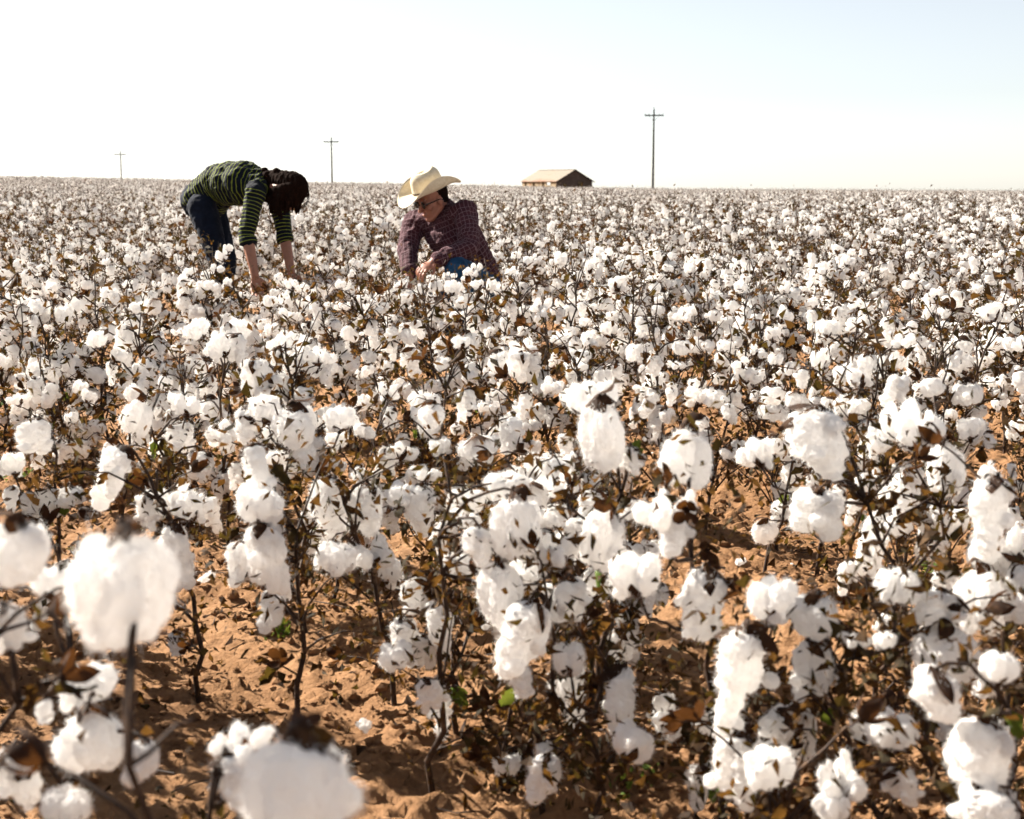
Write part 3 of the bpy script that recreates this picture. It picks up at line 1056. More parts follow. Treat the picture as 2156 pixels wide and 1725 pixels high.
    ng.links.new(attr("size", 'FLOAT'), ip.inputs["Scale"])
    ng.links.new(ip.outputs[0], go.inputs[0])
    md = o.modifiers.new("scatter", 'NODES'); md.node_group = ng
    print("field instances", n, "candidates", len(cand), "last individual depth", cand[min(n_ind, len(cand)) - 1][0])
build_field()

def label_plants():
    bands = [(0, 1.35, "cotton plant with one huge blurred boll, {o} from the left among the closest plants"),
             (1.35, 1.75, "blurred cotton plant with {c} large bolls, {o} from the left along the bottom edge"),
             (1.75, 2.15, "bare-stemmed cotton plant with {c} big bolls, {o} from the left low in the picture"),
             (2.15, 2.5, "brown cotton plant with {c} fluffy bolls, {o} from the left in the near plants"),
             (2.5, 3.05, "leafy cotton plant with {c} open bolls, {o} from the left behind the near plants"),
             (3.05, 3.9, "upright cotton plant with {c} open bolls, {o} from the left across the soil furrow"),
             (3.9, 4.7, "cotton plant with {c} white bolls, {o} from the left beyond the soil furrow"),
             (4.7, 5.4, "dry cotton plant with {c} bolls, {o} from the left a third way up"),
             (5.4, 6.1, "thin cotton plant with {c} bolls, {o} from the left in the lower middle"),
             (6.1, 6.8, "small cotton plant with {c} white bolls, {o} from the left in the middle ground"),
             (6.8, 7.5, "cotton plant with {c} small white bolls, {o} from the left nearing the two people"),
             (7.5, 8.2, "cotton plant with {c} small bolls, {o} from the left before the crouching person"),
             (8.2, 8.9, "cotton plant with {c} small bolls, {o} from the left level with the crouching person"),
             (8.9, 9.6, "cotton plant with {c} small bolls, {o} from the left level with the bending person"),
             (9.6, 10.3, "cotton plant with {c} small bolls, {o} from the left behind the people"),
             (10.3, 11.2, "distant cotton plant with {c} bolls, {o} from the left past the people"),
             (11.2, 99, "tiny cotton plant with {c} bolls, {o} from the left well past the people")]
    for lo, hi, txt in bands:
        mem = sorted((p for p in PLANTS if lo <= p[1] < hi), key=lambda p: p[2])
        for i, p in enumerate(mem):
            lab = txt.format(c=count_word(p[3]), o=ordinal(i + 1))
            if p[3] == 1:
                lab = lab.replace("bolls", "boll")
            tag(p[0], lab, "cotton plant", "cotton plants standing in the near rows")
label_plants()

# ------------------------------------------------------------------ people
def cloth(name, base, line=None, period=.025, width=.25, plaid=False, jeans=False):
    m, nt, out = mat(name)
    col, _, _ = noise_ramp(nt, 14, [(0.3, tuple(c * .7 for c in base)), (0.7, tuple(min(1, c * 1.3) for c in base))], 6)
    p = N(nt, "ShaderNodeBsdfPrincipled", i_Roughness=0.9)
    p.inputs["Specular IOR Level"].default_value = 0.15
    p.inputs["Sheen Weight"].default_value = 0.02
    src = col
    if line:
        def stripe(attr, per, wid, shift=0.0):
            a = N(nt, "ShaderNodeAttribute", attribute_name=attr)
            d = N(nt, "ShaderNodeMath", operation='DIVIDE'); d.inputs[1].default_value = per
            s = N(nt, "ShaderNodeMath", operation='ADD'); s.inputs[1].default_value = shift
            f = N(nt, "ShaderNodeMath", operation='FRACT')
            l = N(nt, "ShaderNodeMath", operation='LESS_THAN'); l.inputs[1].default_value = wid
            nt.links.new(a.outputs["Fac"], d.inputs[0]); nt.links.new(d.outputs[0], s.inputs[0])
            nt.links.new(s.outputs[0], f.inputs[0]); nt.links.new(f.outputs[0], l.inputs[0])
            return l.outputs[0]
        fac = stripe("along", period, width)
        if plaid:
            mx = N(nt, "ShaderNodeMath", operation='MAXIMUM')
            nt.links.new(fac, mx.inputs[0]); nt.links.new(stripe("around", period * 1.0, width), mx.inputs[1])
            fac = mx.outputs[0]
        mix = N(nt, "ShaderNodeMixRGB")
        nt.links.new(fac, mix.inputs[0]); nt.links.new(col, mix.inputs[1])
        mix.inputs[2].default_value = (*line, 1)
        src = mix.outputs[0]
    nt.links.new(src, p.inputs["Base Color"])
    nt.links.new(bump(nt, 40, .6, .006), p.inputs["Normal"])
    nt.links.new(p.outputs[0], out.inputs[0])
    return m

def skin_mat(name, c):
    m, nt, out = mat(name)
    col, _, _ = noise_ramp(nt, 30, [(0.3, tuple(x * .88 for x in c)), (0.7, tuple(min(1, x * 1.1) for x in c))])
    p = N(nt, "ShaderNodeBsdfPrincipled", i_Roughness=0.55)
    p.inputs["Specular IOR Level"].default_value = 0.35
    p.inputs["Subsurface Weight"].default_value = 0.12
    p.inputs["Subsurface Radius"].default_value = (.008, .003, .0015)
    nt.links.new(col, p.inputs["Base Color"])
    nt.links.new(p.outputs[0], out.inputs[0])
    return m

M_SKIN_M = skin_mat("skin_sunburnt", (.28, .115, .074))
M_SKIN_W = skin_mat("skin_tan", (.29, .138, .088))
M_HAIR = simple("dark_hair", [(0.3, (.006, .0035, .0025)), (0.7, (.014, .006, .004))], 90, .9, 300, .6, .003, .03)
M_STRIPE = cloth("striped_jersey", (.003, .0045, .010), (.155, .185, .024), .0245, .19)
M_PLAID = cloth("plaid_shirt", (.042, .013, .018), (.125, .075, .085), .028, .14, plaid=True)
M_JEAN_W = cloth("navy_denim", (.0045, .0075, .017))
M_JEAN_M = cloth("blue_denim", (.010, .042, .095))
M_STRAW = simple("straw_felt", [(0.3, (.50, .42, .29)), (0.7, (.60, .53, .41))], 60, .8, 500, .35, .0008)
M_BAND = simple("hat_cord", [(0.3, (.05, .03, .02)), (0.7, (.10, .06, .035))], 60, .7)
M_LENS = simple("dark_lens", [(0.3, (.006, .006, .007)), (0.7, (.010, .010, .011))], 10, .12, spec=.6)
M_SOLE = simple("boot_leather", [(0.3, (.05, .028, .016)), (0.7, (.09, .05, .03))], 30, .6)

def polyline_param(v, poly, rad, free=True):
    """per vertex: distance to the limb in units of its radius, arc length, angle frame"""
    P = np.asarray(poly, float); K = np.linspace(0, len(P) - 1, 24)
    rad = np.interp(K, np.arange(len(P)), rad)
    Q = np.vstack([2 * P[0] - P[1], P, 2 * P[-1] - P[-2]])
    poly = []
    for kk in K:
        i = min(int(kk), len(P) - 2); f = kk - i
        a, b, c, d = Q[i], Q[i + 1], Q[i + 2], Q[i + 3]
        poly.append(.5 * (2 * b + (c - a) * f + (2 * a - 5 * b + 4 * c - d) * f ** 2 + (3 * b - a - 3 * c + d) * f ** 3))
    poly = np.array(poly)
    best = np.full(len(v), 1e9); arc = np.zeros(len(v)); ang = np.zeros(len(v)); nd = np.full(len(v), 1e9)
    s0 = 0.0
    for k in range(len(poly) - 1):
        a, b = poly[k], poly[k + 1]
        d = b - a; L = np.linalg.norm(d); u = d / L
        lo = -1e9 if k == 0 and free else 0; hi = 1e9 if k == len(poly) - 2 else L
        tt = np.clip((v - a) @ u, lo, hi)
        q = v - (a + np.outer(tt, u))
        r = rad[k] + (rad[k + 1] - rad[k]) * np.clip(tt / L, 0, 1)
        dist = np.linalg.norm(q, axis=1)
        F = frame(u, (0.2, 0.3, 1.0))
        th = np.arctan2(q @ F[:, 1], q @ F[:, 0]) * r.mean()
        m = dist < best
        best[m] = dist[m]; arc[m] = (s0 + tt)[m]; ang[m] = th[m]; nd[m] = (dist / r)[m]
        s0 += L
    return nd, arc, ang

def cloth_mesh(name, blobs, voxel, material, limbs, base, wrinkle=.006, smooth=5, wscale=.055):
    v, t = remesh(blobs, voxel, smooth)
    n = vnormals(v, t)
    ridge = (.5 - np.abs(fbm(v / wscale, 2, 5))) * wrinkle + fbm(v / (wscale * .4), 2, 9) * wrinkle * .22
    v = v + n * ridge[:, None]
    me = tri_mesh(name, v - base, t, [material])
    if limbs:
        best = np.full(len(v), 1e9); al = np.zeros(len(v)); ar = np.zeros(len(v))
        for li, (poly, rad) in enumerate(limbs):
            b, s, th = polyline_param(v, poly, rad, li == 0)
            m = b < best
            best[m] = b[m]; al[m] = s[m]; ar[m] = th[m]
        for nm, val in (("along", al + 2.0), ("around", ar + 2.0)):
            a = me.attributes.new(nm, 'FLOAT', 'POINT'); a.data.foreach_set("value", val.astype(np.float32))
    return me

def head_blobs(c, f, u):
    f = nrm(f); u = nrm(u - f * np.dot(u, f)); l = np.cross(u, f)
    R = np.stack([f, l, u], 1)
    P = lambda a, b, d: c + f * a + l * b + u * d
    bl = [(P(-.012, 0, .035), R, (.097, .076, .092)), (P(.026, 0, -.020), R, (.066, .064, .082)), (P(.045, 0, -.062), R, (.045, .050, .045)),
          (P(.070, 0, -.098), R, (.024, .028, .020)), (P(.080, 0, .030), R, (.016, .054, .012))]
    for s in (-1, 1):
        bl += chain(P(-.005, s * .056, -.045), .022, P(.062, s * .020, -.097), .019, 7)
        bl.append((P(.060, s * .040, -.022), R, (.026, .022, .020)))       # cheek
        bl.append((P(.094, s * .012, -.040), R, (.008, .008, .007)))       # nostril
        bl.append((P(-.004, s * .079, -.008), R, (.021, .008, .032)))      # ear
    bl += chain(P(.088, 0, .018), .009, P(.112, 0, -.030), .0125, 7)
    bl.append((P(.093, 0, -.060), R, (.009, .023, .006)))
    bl.append((P(.091, 0, -.073), R, (.009, .020, .0065)))
    return bl, R

def hand_blobs(w, d, nrmv, side, curl=.5):
    """wrist, pointing direction, palm normal, thumb side"""
    d = nrm(d); nrmv = nrm(nrmv - d * np.dot(nrmv, d)); s = np.cross(nrmv, d) * side
    R = np.stack([d, s, nrmv], 1)
    bl = [(w + d * .025, R, (.030, .030, .017)), (w + d * .060, R, (.036, .041, .015))]
    for k, (o, L) in enumerate(((.030, .072), (.010, .082), (-.010, .076), (-.029, .060))):
        p = w + d * .088 + s * o
        dd = d + s * o * 2.0
        a = 0.15
        for q, fl in enumerate((.45, .32, .23)):
            a += curl * (1.0 if q else .8)
            e = p + nrm(dd * math.cos(a) + nrmv * math.sin(a)) * L * fl
            bl += chain(p, .0092 - q * .0007, e, .0086 - q * .0009, 5)
            p = e
    p = w + d * .028 + s * .030
    for q in range(2):
        e = p + nrm(d * (.75 + .3 * q) + s * (.75 - .5 * q) + nrmv * .45) * (.036 - q * .006)
        bl += chain(p, .0115 - q * .0015, e, .0100 - q * .0015, 5)
        p = e
    return bl

def person_mesh(name, v, t, base, m):
    return tri_mesh(name, v - base, t, [m])

# ---- the bending person
def build_woman():
    D = 9.35
    base = np.array([*WOMAN, float(ground_h(*WOMAN))])
    A = lambda x, y, d: at(x, y, d)
    root = empty("person", base, "dark-haired person in navy and lime striped top bending forward into the cotton", "person", "people in the cotton field")
    pelvis = A(432, 422, 9.42); waist = A(466, 389, 9.36); chest = A(517, 386, 9.24); neck0 = A(568, 392, 9.17); headc = A(609, 402, 9.10)
    hipN, hipF = A(426, 436, 9.30), A(445, 432, 9.55)
    knN, knF = A(464, 560, 9.28), A(478, 556, 9.52)
    anN = np.array([knN[0] - .09, knN[1] + .06, base[2] + .09]); anF = np.array([knF[0] - .07, knF[1] + .06, base[2] + .09])
    shN, shF = A(538, 408, 9.04), A(588, 415, 9.36)
    elN, elF = A(519, 492, 8.99), A(597, 488, 9.34)
    wrN, wrF = A(537, 580, 8.96), A(613, 572, 9.28)
    spine = nrm(chest - pelvis); side = nrm(shF - shN); side = nrm(side - spine * np.dot(side, spine)); belly = np.cross(spine, side)
    Rt = np.stack([side, belly, spine], 1)
    def torso(k):
        s = []
        for p, r in ((pelvis, (.165, .125, .10)), ((pelvis + waist) / 2, (.155, .118, .10)), (waist, (.152, .128, .10)), ((waist + chest) / 2, (.160, .138, .11)), (chest, (.165, .135, .11)), ((chest + neck0) / 2, (.135, .095, .09))):
            s.append((p, Rt, np.array(r) * k))
        for a, b, ra, rb in ((pelvis, waist, .155, .142), (waist, chest, .142, .155)):
            for q in range(1, 6):
                f = q / 6
                r = (ra + (rb - ra) * f)
                s.append((a + (b - a) * f, Rt, np.array([r, r * .87, .08]) * k))
        s += chain((chest + neck0) / 2 + (0, 0, .01), .085 * k, shN, .062 * k, 6) + chain((chest + neck0) / 2 + (0, 0, .01), .085 * k, shF, .062 * k, 6)
        return s
    def legs(k, cut=0.0):
        s = [(pelvis - spine * .03, Rt, np.array([.168, .135, .11]) * k)]
        for h, kn, an in ((hipN, knN, anN), (hipF, knF, anF)):
            s += chain(h, .098 * k, kn, .066 * k) + chain(kn, .064 * k, kn + (an - kn) * .35, .063 * k) + chain(kn + (an - kn) * .35, .063 * k, an, .046 * k)
        return s
    body = torso(.93) + legs(.92)
    for sh, el, wr in ((shN, elN, wrN), (shF, elF, wrF)):
        body += chain(sh, .050, el, .040) + chain(el, .040, el + (wr - el) * .3, .040) + chain(el + (wr - el) * .3, .040, wr, .027)
        body += hand_blobs(wr, nrm(wr - el + np.array([0, 0, -.15])), np.array([.2, -.9, .1]), 1, .42)
    body += chain(neck0, .052, headc + (-.06, 0, .01), .050, 6)
    fdir = nrm(np.array([.35, -.15, -1.0])); udir = nrm(np.array([1.0, -.25, .25]))
    hb, HR = head_blobs(headc, fdir, udir)
    body += hb
    for an in (anN, anF):
        body += chain(an + (0, 0, -.03), .042, an + (.14, -.05, -.06), .036, 8)
    v, t = remesh(body, .0048, 4)
    link_part("body", person_mesh("body", v, t, base, M_SKIN_W), root)
    me = cloth_mesh("jeans", legs(1.02), .008, M_JEAN_W, None, base, .009)
    link_part("jeans", me, root)
    shirt = torso(1.12)
    cuffs = []
    for sh, el, wr in ((shN, elN, wrN), (shF, elF, wrF)):
        fe = el + (wr - el) * .18
        shirt += chain(sh, .066, el, .053) + chain(el, .053, fe, .050)
        cuffs.append((fe, nrm(wr - el)))
    shirt = [b for b in shirt]
    limbs = [([pelvis - spine * .1, waist, chest, neck0 + spine * .05], [.15, .14, .15, .12]), ([shN + (0, 0, .02), elN, wrN], [.072, .062, .05]), ([shF + (0, 0, .02), elF, wrF], [.072, .062, .05])]
    link_part("striped_top", cloth_mesh("striped_top", shirt, .0075, M_STRIPE, limbs, base, .010), root)
    for fe, d in cuffs:                       # rolled sleeve ends
        R = frame(d)
        bl = []
        for k in range(3):
            for a in np.linspace(0, 6.283, 18, endpoint=False):
                bl.append((fe + d * (k * .013 - .015) + R @ np.array([math.cos(a), math.sin(a), 0]) * .046, np.eye(3), np.full(3, .0125)))
        link_part("cuff", cloth_mesh("cuff", bl, .006, M_STRIPE, [([fe - d * .1, fe + d * .1], [.05, .05])], base, .004, 3), root)
    # hair: over the skull, falling past the face
    rng = np.random.default_rng(77)
    l = HR[:, 1]
    hair = [(headc - fdir * .012 + udir * .036, HR, (.105, .084, .100)), (headc - fdir * .026 + udir * .022, HR, (.098, .086, .100)), (headc - fdir * .01 + udir * .034, HR, (.096, .084, .080))]
    hair.append((headc + fdir * .030 + udir * .016, HR, (.082, .083, .080)))
    nape = neck0 + np.array([.01, 0, .045])
    hair += chain(headc - fdir * .06, .075, nape, .060, 6)
    for k in range(80):
        a = rng.uniform(-1.5, 1.5)
        st = headc + l * math.sin(a) * .085 - fdir * .02 + udir * rng.uniform(-.06, .06)
        tip = np.array([st[0] + rng.uniform(-.09, .02), st[1] + rng.uniform(-.03, .03), headc[2] - rng.uniform(.09, .155)])
        hair += chain(st, .022, (st + tip) / 2 + rng.normal(0, .006, 3), .017, 5) + chain((st + tip) / 2, .016, tip, .005, 8)
    for k in range(22):
        st = nape + rng.normal(0, .03, 3)
        tip = at(585 + rng.uniform(-14, 14), 440 + rng.uniform(-10, 22), 9.04 + rng.uniform(-.04, .1))
        hair += chain(st, .028, (st + tip) / 2 + np.array([.01, 0, .01]), .024, 5) + chain((st + tip) / 2 + np.array([.01, 0, .01]), .024, tip, .008, 6)
    v, t = remesh(hair, .005, 2)
    n = vnormals(v, t)
    q = v / np.array([.010, .010, .06])
    v = v + n * (vnoise(q, 3) * .0035)[:, None]
    g = Geo().add(v - base, t)
    for k in range(70):                       # loose strands
        st = headc + udir * rng.uniform(.02, .10) + l * rng.uniform(-.07, .07) - fdir * rng.uniform(-.02, .09)
        if k < 14:
            st = at(643 + rng.uniform(-4, 3), 392 + rng.uniform(-6, 6), 9.06)
            pts = [st, st + (.018, 0, -.035), st + (.016 + rng.uniform(-.01, .01), 0, -.085), st + (-.03 + rng.uniform(-.02, .02), 0, -.15)]
        else:
            d = nrm(rng.normal(0, 1, 3) + udir * .8)
            pts = [st, st + d * .03 + (0, 0, -.005), st + d * .045 + (0, 0, -.035), st + d * .05 + (0, 0, -.07)]
        g.add(*tube(np.array(pts) - base, [.0016, .0014, .0012, .0007], 3))
    link_part("hair", g.mesh("hair", [M_HAIR]), root)
    for an in (anN, anF):
        bl = chain(an + (0, 0, -.035), .050, an + (.14, -.05, -.062), .043, 8, flat=(1, 1, .75))
        v, t = remesh(bl, .008, 3)
        link_part("shoe", tri_mesh("shoe", v - base, t, [M_SOLE]), root)
build_woman()

# ---- the crouching person with the hat
def build_man():
    base = np.array([*MAN, float(ground_h(*MAN))])
    A = at
    root = empty("person", base, "crouching person in a plaid shirt, sunglasses and straw cowboy hat", "person", "people in the cotton field")
    pelvis = A(1008, 604, 8.86); waist = A(992, 560, 8.80); chest = A(950, 487, 8.70); neck0 = A(930, 440, 8.68); headc = A(912, 420, 8.60)
    shL, shR = A(978, 446, 8.53), A(874, 468, 8.80)
    elL, elR = A(990, 522, 8.42), A(858, 526, 8.66)
    wrL, wrR = A(915, 550, 8.33), A(862, 578, 8.46)
    kneeL = A(962, 566, 8.36); hipL = A(1018, 606, 8.74)
    hipR = A(985, 612, 8.95); kneeR = A(880, 655, 8.62)
    ankL = np.array([kneeL[0] + .08, kneeL[1] + .17, base[2] + .09]); ankR = np.array([hipR[0] + .02, hipR[1] + .05, base[2] + .09])
    spine = nrm(chest - pelvis); side = nrm(shL - shR); side = nrm(side - spine * np.dot(side, spine)); front = np.cross(spine, side)
    Rt = np.stack([side, front, spine], 1)
    def torso(k):
        s = []
        for a, b, ra, rb in ((pelvis, waist, .172, .165), (waist, chest, .165, .185)):
            for q in range(0, 8):
                f = q / 7
                r = ra + (rb - ra) * f
                s.append((a + (b - a) * f, Rt, np.array([r, r * .70, .085]) * k))
        up = (chest + neck0) / 2
        s.append((up, Rt, np.array([.165, .105, .08]) * k))
        s += chain(up, .088 * k, shL, .070 * k, 7) + chain(up, .088 * k, shR, .070 * k, 7)
        s += chain(up, .085 * k, neck0, .062 * k, 5)
        return s
    def legs(k):
        s = [(pelvis, Rt, np.array([.175, .13, .11]) * k)]
        for h, kn, an in ((hipL, kneeL, ankL), (hipR, kneeR, ankR)):
            s += chain(h, .105 * k, kn, .072 * k) + chain(kn, .068 * k, an, .052 * k)
        return s
    fdir = nrm(np.array([-.80, -.50, -.42])); udir = nrm(np.array([-.12, -.12, 1.0]))
    hb, HR = head_blobs(headc, fdir, udir)
    f, l, u = HR[:, 0], HR[:, 1], HR[:, 2]
    body = torso(.93) + legs(.9) + hb + chain(neck0 - (0, 0, .02), .060, headc - u * .03 - f * .02, .056, 7)
    for sh, el, wr, sd in ((shL, elL, wrL, -1), (shR, elR, wrR, 1)):
        body += chain(sh, .056, el, .044) + chain(el, .044, wr, .030)
        body += hand_blobs(wr, nrm(wr - el + np.array([-.1, -.1, -.12])), np.array([-.2, .3, -.9]), sd, .5)
    for an in (ankL, ankR):
        body += chain(an + (0, 0, -.03), .045, an + (-.13, -.12, -.055), .038, 8)
    v, t = remesh(body, .0048, 3)
    link_part("body", person_mesh("body", v, t, base, M_SKIN_M), root)
    link_part("jeans", cloth_mesh("jeans", legs(1.03), .008, M_JEAN_M, None, base, .010), root)
    shirt = [b for b in torso(1.07)]
    for sh, el, wr in ((shL, elL, wrL), (shR, elR, wrR)):
        shirt += chain(sh, .078, el, .062) + chain(el, .062, el + (wr - el) * .9, .046)
    limbs = [([pelvis - spine * .1, waist, chest, neck0 + spine * .05], [.17, .16, .17, .12]), ([shL, elL, wrL], [.085, .072, .055]), ([shR, elR, wrR], [.085, .072, .055])]
    link_part("plaid_shirt", cloth_mesh("plaid_shirt", shirt, .0075, M_PLAID, limbs, base, .014, 4, .07), root)
    # collar
    bl = []
    nd = nrm(headc - neck0)
    Rn = frame(nd, f)
    for a in np.linspace(0, 6.283, 26, endpoint=False):
        r = .072
        rise = .030 - .045 * max(0, math.cos(a)) ** 3
        p = neck0 + Rn @ np.array([math.cos(a) * r, math.sin(a) * r, 0])
        bl += chain(p - nd * .012, .010, p + nd * rise, .008, 4)
    link_part("collar", cloth_mesh("collar", bl, .006, M_PLAID, [([neck0 - nd * .1, neck0 + nd * .1], [.08, .08])], base, .003, 3), root)
    for wr, el in ((wrL, elL), (wrR, elR)):
        d = nrm(wr - el); R = frame(d); bl = []
        for k in range(3):
            for a in np.linspace(0, 6.283, 18, endpoint=False):
                bl.append((wr - d * (.014 + k * .013) + R @ np.array([math.cos(a), math.sin(a), 0]) * .040, np.eye(3), np.full(3, .010)))
        link_part("cuff", cloth_mesh("cuff", bl, .006, M_PLAID, [([wr - d * .1, wr], [.04, .04])], base, .003, 3), root)
    # short dark hair below the hat
    bl = [(headc - f * .026 + u * .034, HR, (.086, .0785, .090)), (headc - f * .056 - u * .014, HR, (.036, .062, .040))]
    v, t = remesh(bl, .006, 3)
    v = v + vnormals(v, t) * (vnoise(v / .008, 4) * .003)[:, None]
    link_part("hair", tri_mesh("hair", v - base, t, [M_HAIR]), root)
    # sunglasses
    P = lambda a, b, d: headc + f * a + l * b + u * d - base
    g = Geo()
    for s in (-1, 1):
        v = ICO_V * (.006, .034, .023)
        v[:, 0] -= 6.0 * v[:, 1] ** 2
        v = v @ rot_axis((0, 0, 1), -s * .30).T
        g.add(v @ HR.T + P(.097, s * .034, .004), ICO_T)
        pts = np.array([P(.090, s * .063, .008), P(.05, s * .079, .008), P(0, s * .085, .006), P(-.02, s * .084, -.008)])
        g.add(*tube(pts, [.0042, .0036, .0032, .0030], 5))
    g.add(*tube(np.array([P(.104, -.012, .008), P(.109, 0, .011), P(.104, .012, .008)]), [.003, .003, .003], 5))
    link_part("sunglasses", g.mesh("sunglasses", [M_LENS]), root)
    # hat
    hu = nrm(u - f * .04); hf = nrm(f - hu * np.dot(f, hu)); hl = np.cross(hu, hf)
    HR2 = np.stack([hf, hl, hu], 1); hc = headc + u * .062 + f * .006
    na = 64
    th = np.linspace(0, 2 * math.pi, na, endpoint=False)
    def ring_mesh(rings, close=False):
        V = np.concatenate(rings); T = []
        for k in range(len(rings) - 1):
            for j in range(na):
                a, b = k * na + j, k * na + (j + 1) % na
                T += [(a, b, b + na), (a, b + na, a + na)]
        if close:
            c = len(V); V = np.vstack([V, rings[-1].mean(0)])
            for j in range(na):
                T.append(((len(rings) - 1) * na + j, (len(rings) - 1) * na + (j + 1) % na, c))
        return V, np.array(T)
    def brim_ring(tt, dz):
        a = .100 + (.197 - .100) * tt; b = .083 + (.185 - .083) * tt
        x = a * np.cos(th); y = b * np.sin(th)
        up = .078 * np.abs(np.sin(th)) ** 2.2 * tt ** 1.7
        z = up - .030 * np.abs(np.cos(th)) ** 2 * tt ** 1.5 + dz
        y = y * (1 - .22 * np.abs(np.sin(th)) ** 2 * tt ** 2)
        return np.stack([x, y, z], 1)
    ts = np.linspace(0, 1, 10)
    rings = [brim_ring(q, .0018) for q in ts] + [brim_ring(1.012, 0)] + [brim_ring(q, -.0018) for q in ts[::-1]]
    v, t = ring_mesh(rings)
    hat = link_part("hat", tri_mesh("hat_brim", (v * 1.04) @ HR2.T + hc - base, t, [M_STRAW]), root)
    hat["label"] = "cream straw cowboy hat with upturned brim and creased crown"
    rings = []
    for q in np.linspace(0, 1, 14):
        a = .1005 - .010 * q ** 1.6; b = .0835 - .012 * q ** 1.4
        rd = 1 - .26 * q ** 7; x = a * rd * np.cos(th); y = b * rd * np.sin(th)
        pin = 1 - .16 * sstep(.1, 1, np.cos(th)) * q ** 2
        z = np.full(na, .114 * q) + (.005 * np.cos(th) * -1 + .004 * np.cos(2 * th)) * q ** 2
        rings.append(np.stack([x, y * pin, z], 1))
    top = rings[-1]
    for q, drop in ((.86, .007), (.62, -.004), (.35, -.018), (.12, -.026)):
        r = top.copy(); m = top.mean(0)
        r[:, :2] = m[:2] + (top[:, :2] - m[:2]) * q
        r[:, 2] = top[:, 2] + drop
        rings.append(r)
    v, t = ring_mesh(rings, True)
    link_part("crown", tri_mesh("crown", (v * 1.04) @ HR2.T + hc - base, t, [M_STRAW]), hat)
    ring = np.stack([.1015 * np.cos(th), .0848 * np.sin(th), np.full(na, .007)], 1)
    v, t = ring_mesh([ring, ring * (1.008, 1.008, 1) + (0, 0, .001), ring * (1.006, 1.006, 1) + (0, 0, .009), ring + (0, 0, .0095)])
    link_part("hat_band", tri_mesh("hat_band", (v * 1.04) @ HR2.T + hc - base, t, [M_BAND]), hat)
    for an in (ankL, ankR):
        bl = chain(an + (0, 0, -.035), .052, an + (-.13, -.12, -.058), .045, 8, flat=(1, 1, .75))
        v, t = remesh(bl, .008, 3)
        link_part("boot", tri_mesh("boot", v - base, t, [M_SOLE]), root)
build_man()

# ------------------------------------------------------------------ utility poles
M_POLE = simple("weathered_pole", [(0.3, (.010, .009, .007)), (0.7, (.022, .019, .014))], 3, .85, 30, .4, .01)
M_INSUL = simple("insulator", [(0.3, (.16, .17, .17)), (0.7, (.24, .25, .25))], 5, .35)
def build_pole(px_top, py_top, thick, D, arm, label, arm_h=.16):
    tp = at(px_top, py_top, D)
    gz = float(terrain(tp[0], tp[1]))
    base = np.array([tp[0], tp[1], gz]); h = tp[2] - gz
    root = empty("utility_pole", base, label, "utility pole", "utility poles beyond the field")
    n = 10
    pts = np.array([(0, 0, h * k / n - (.3 if k == 0 else 0)) for k in range(n + 1)])
    link_part("post", Geo().add(*tube(pts, np.linspace(thick, thick * .65, n + 1), 10)).mesh("post", [M_POLE]), root)
    za = h - .70
    g = Geo().add(*box(0, -.22, za, arm, .14, arm_h))
    link_part("crossarm", g.mesh("crossarm", [M_POLE], False), root)
    for s in (-1, 1):
        g = Geo().add(*tube(np.array([(s * arm * .27, -.10, za - .05), (s * .05, -.10, za - .62)]), [.018, .018], 4))
        link_part("brace", g.mesh("brace", [M_POLE]), root)
    for x in (-.46, -.27, .27, .46):
        pts = np.array([(x * arm, -.12, za + .05), (x * arm, -.12, za + .12), (x * arm, -.12, za + .16), (x * arm, -.12, za + .20), (x * arm, -.12, za + .23)])
        link_part("insulator", Geo().add(*tube(pts, [.025, .03, .055, .05, .03], 8)).mesh("insulator", [M_INSUL]), root)
    pts = np.array([(0, 0, h), (0, 0, h + .12), (0, 0, h + .18), (0, 0, h + .26), (0, 0, h + .3)])
    link_part("insulator", Geo().add(*tube(pts, [.02, .025, .055, .05, .02], 8)).mesh("insulator", [M_INSUL]), root)
build_pole(1377, 231, .145, 170, 2.3, "tallest dark utility pole, beyond the cotton to the right of the barn", .15)
build_pole(697.5, 290, .155, 235, 2.5, "utility pole with crossarm rising between the two people on the horizon", .17)
build_pole(253.5, 319, .18, 330, 2.8, "smallest farthest utility pole, left of the bending person", .20)

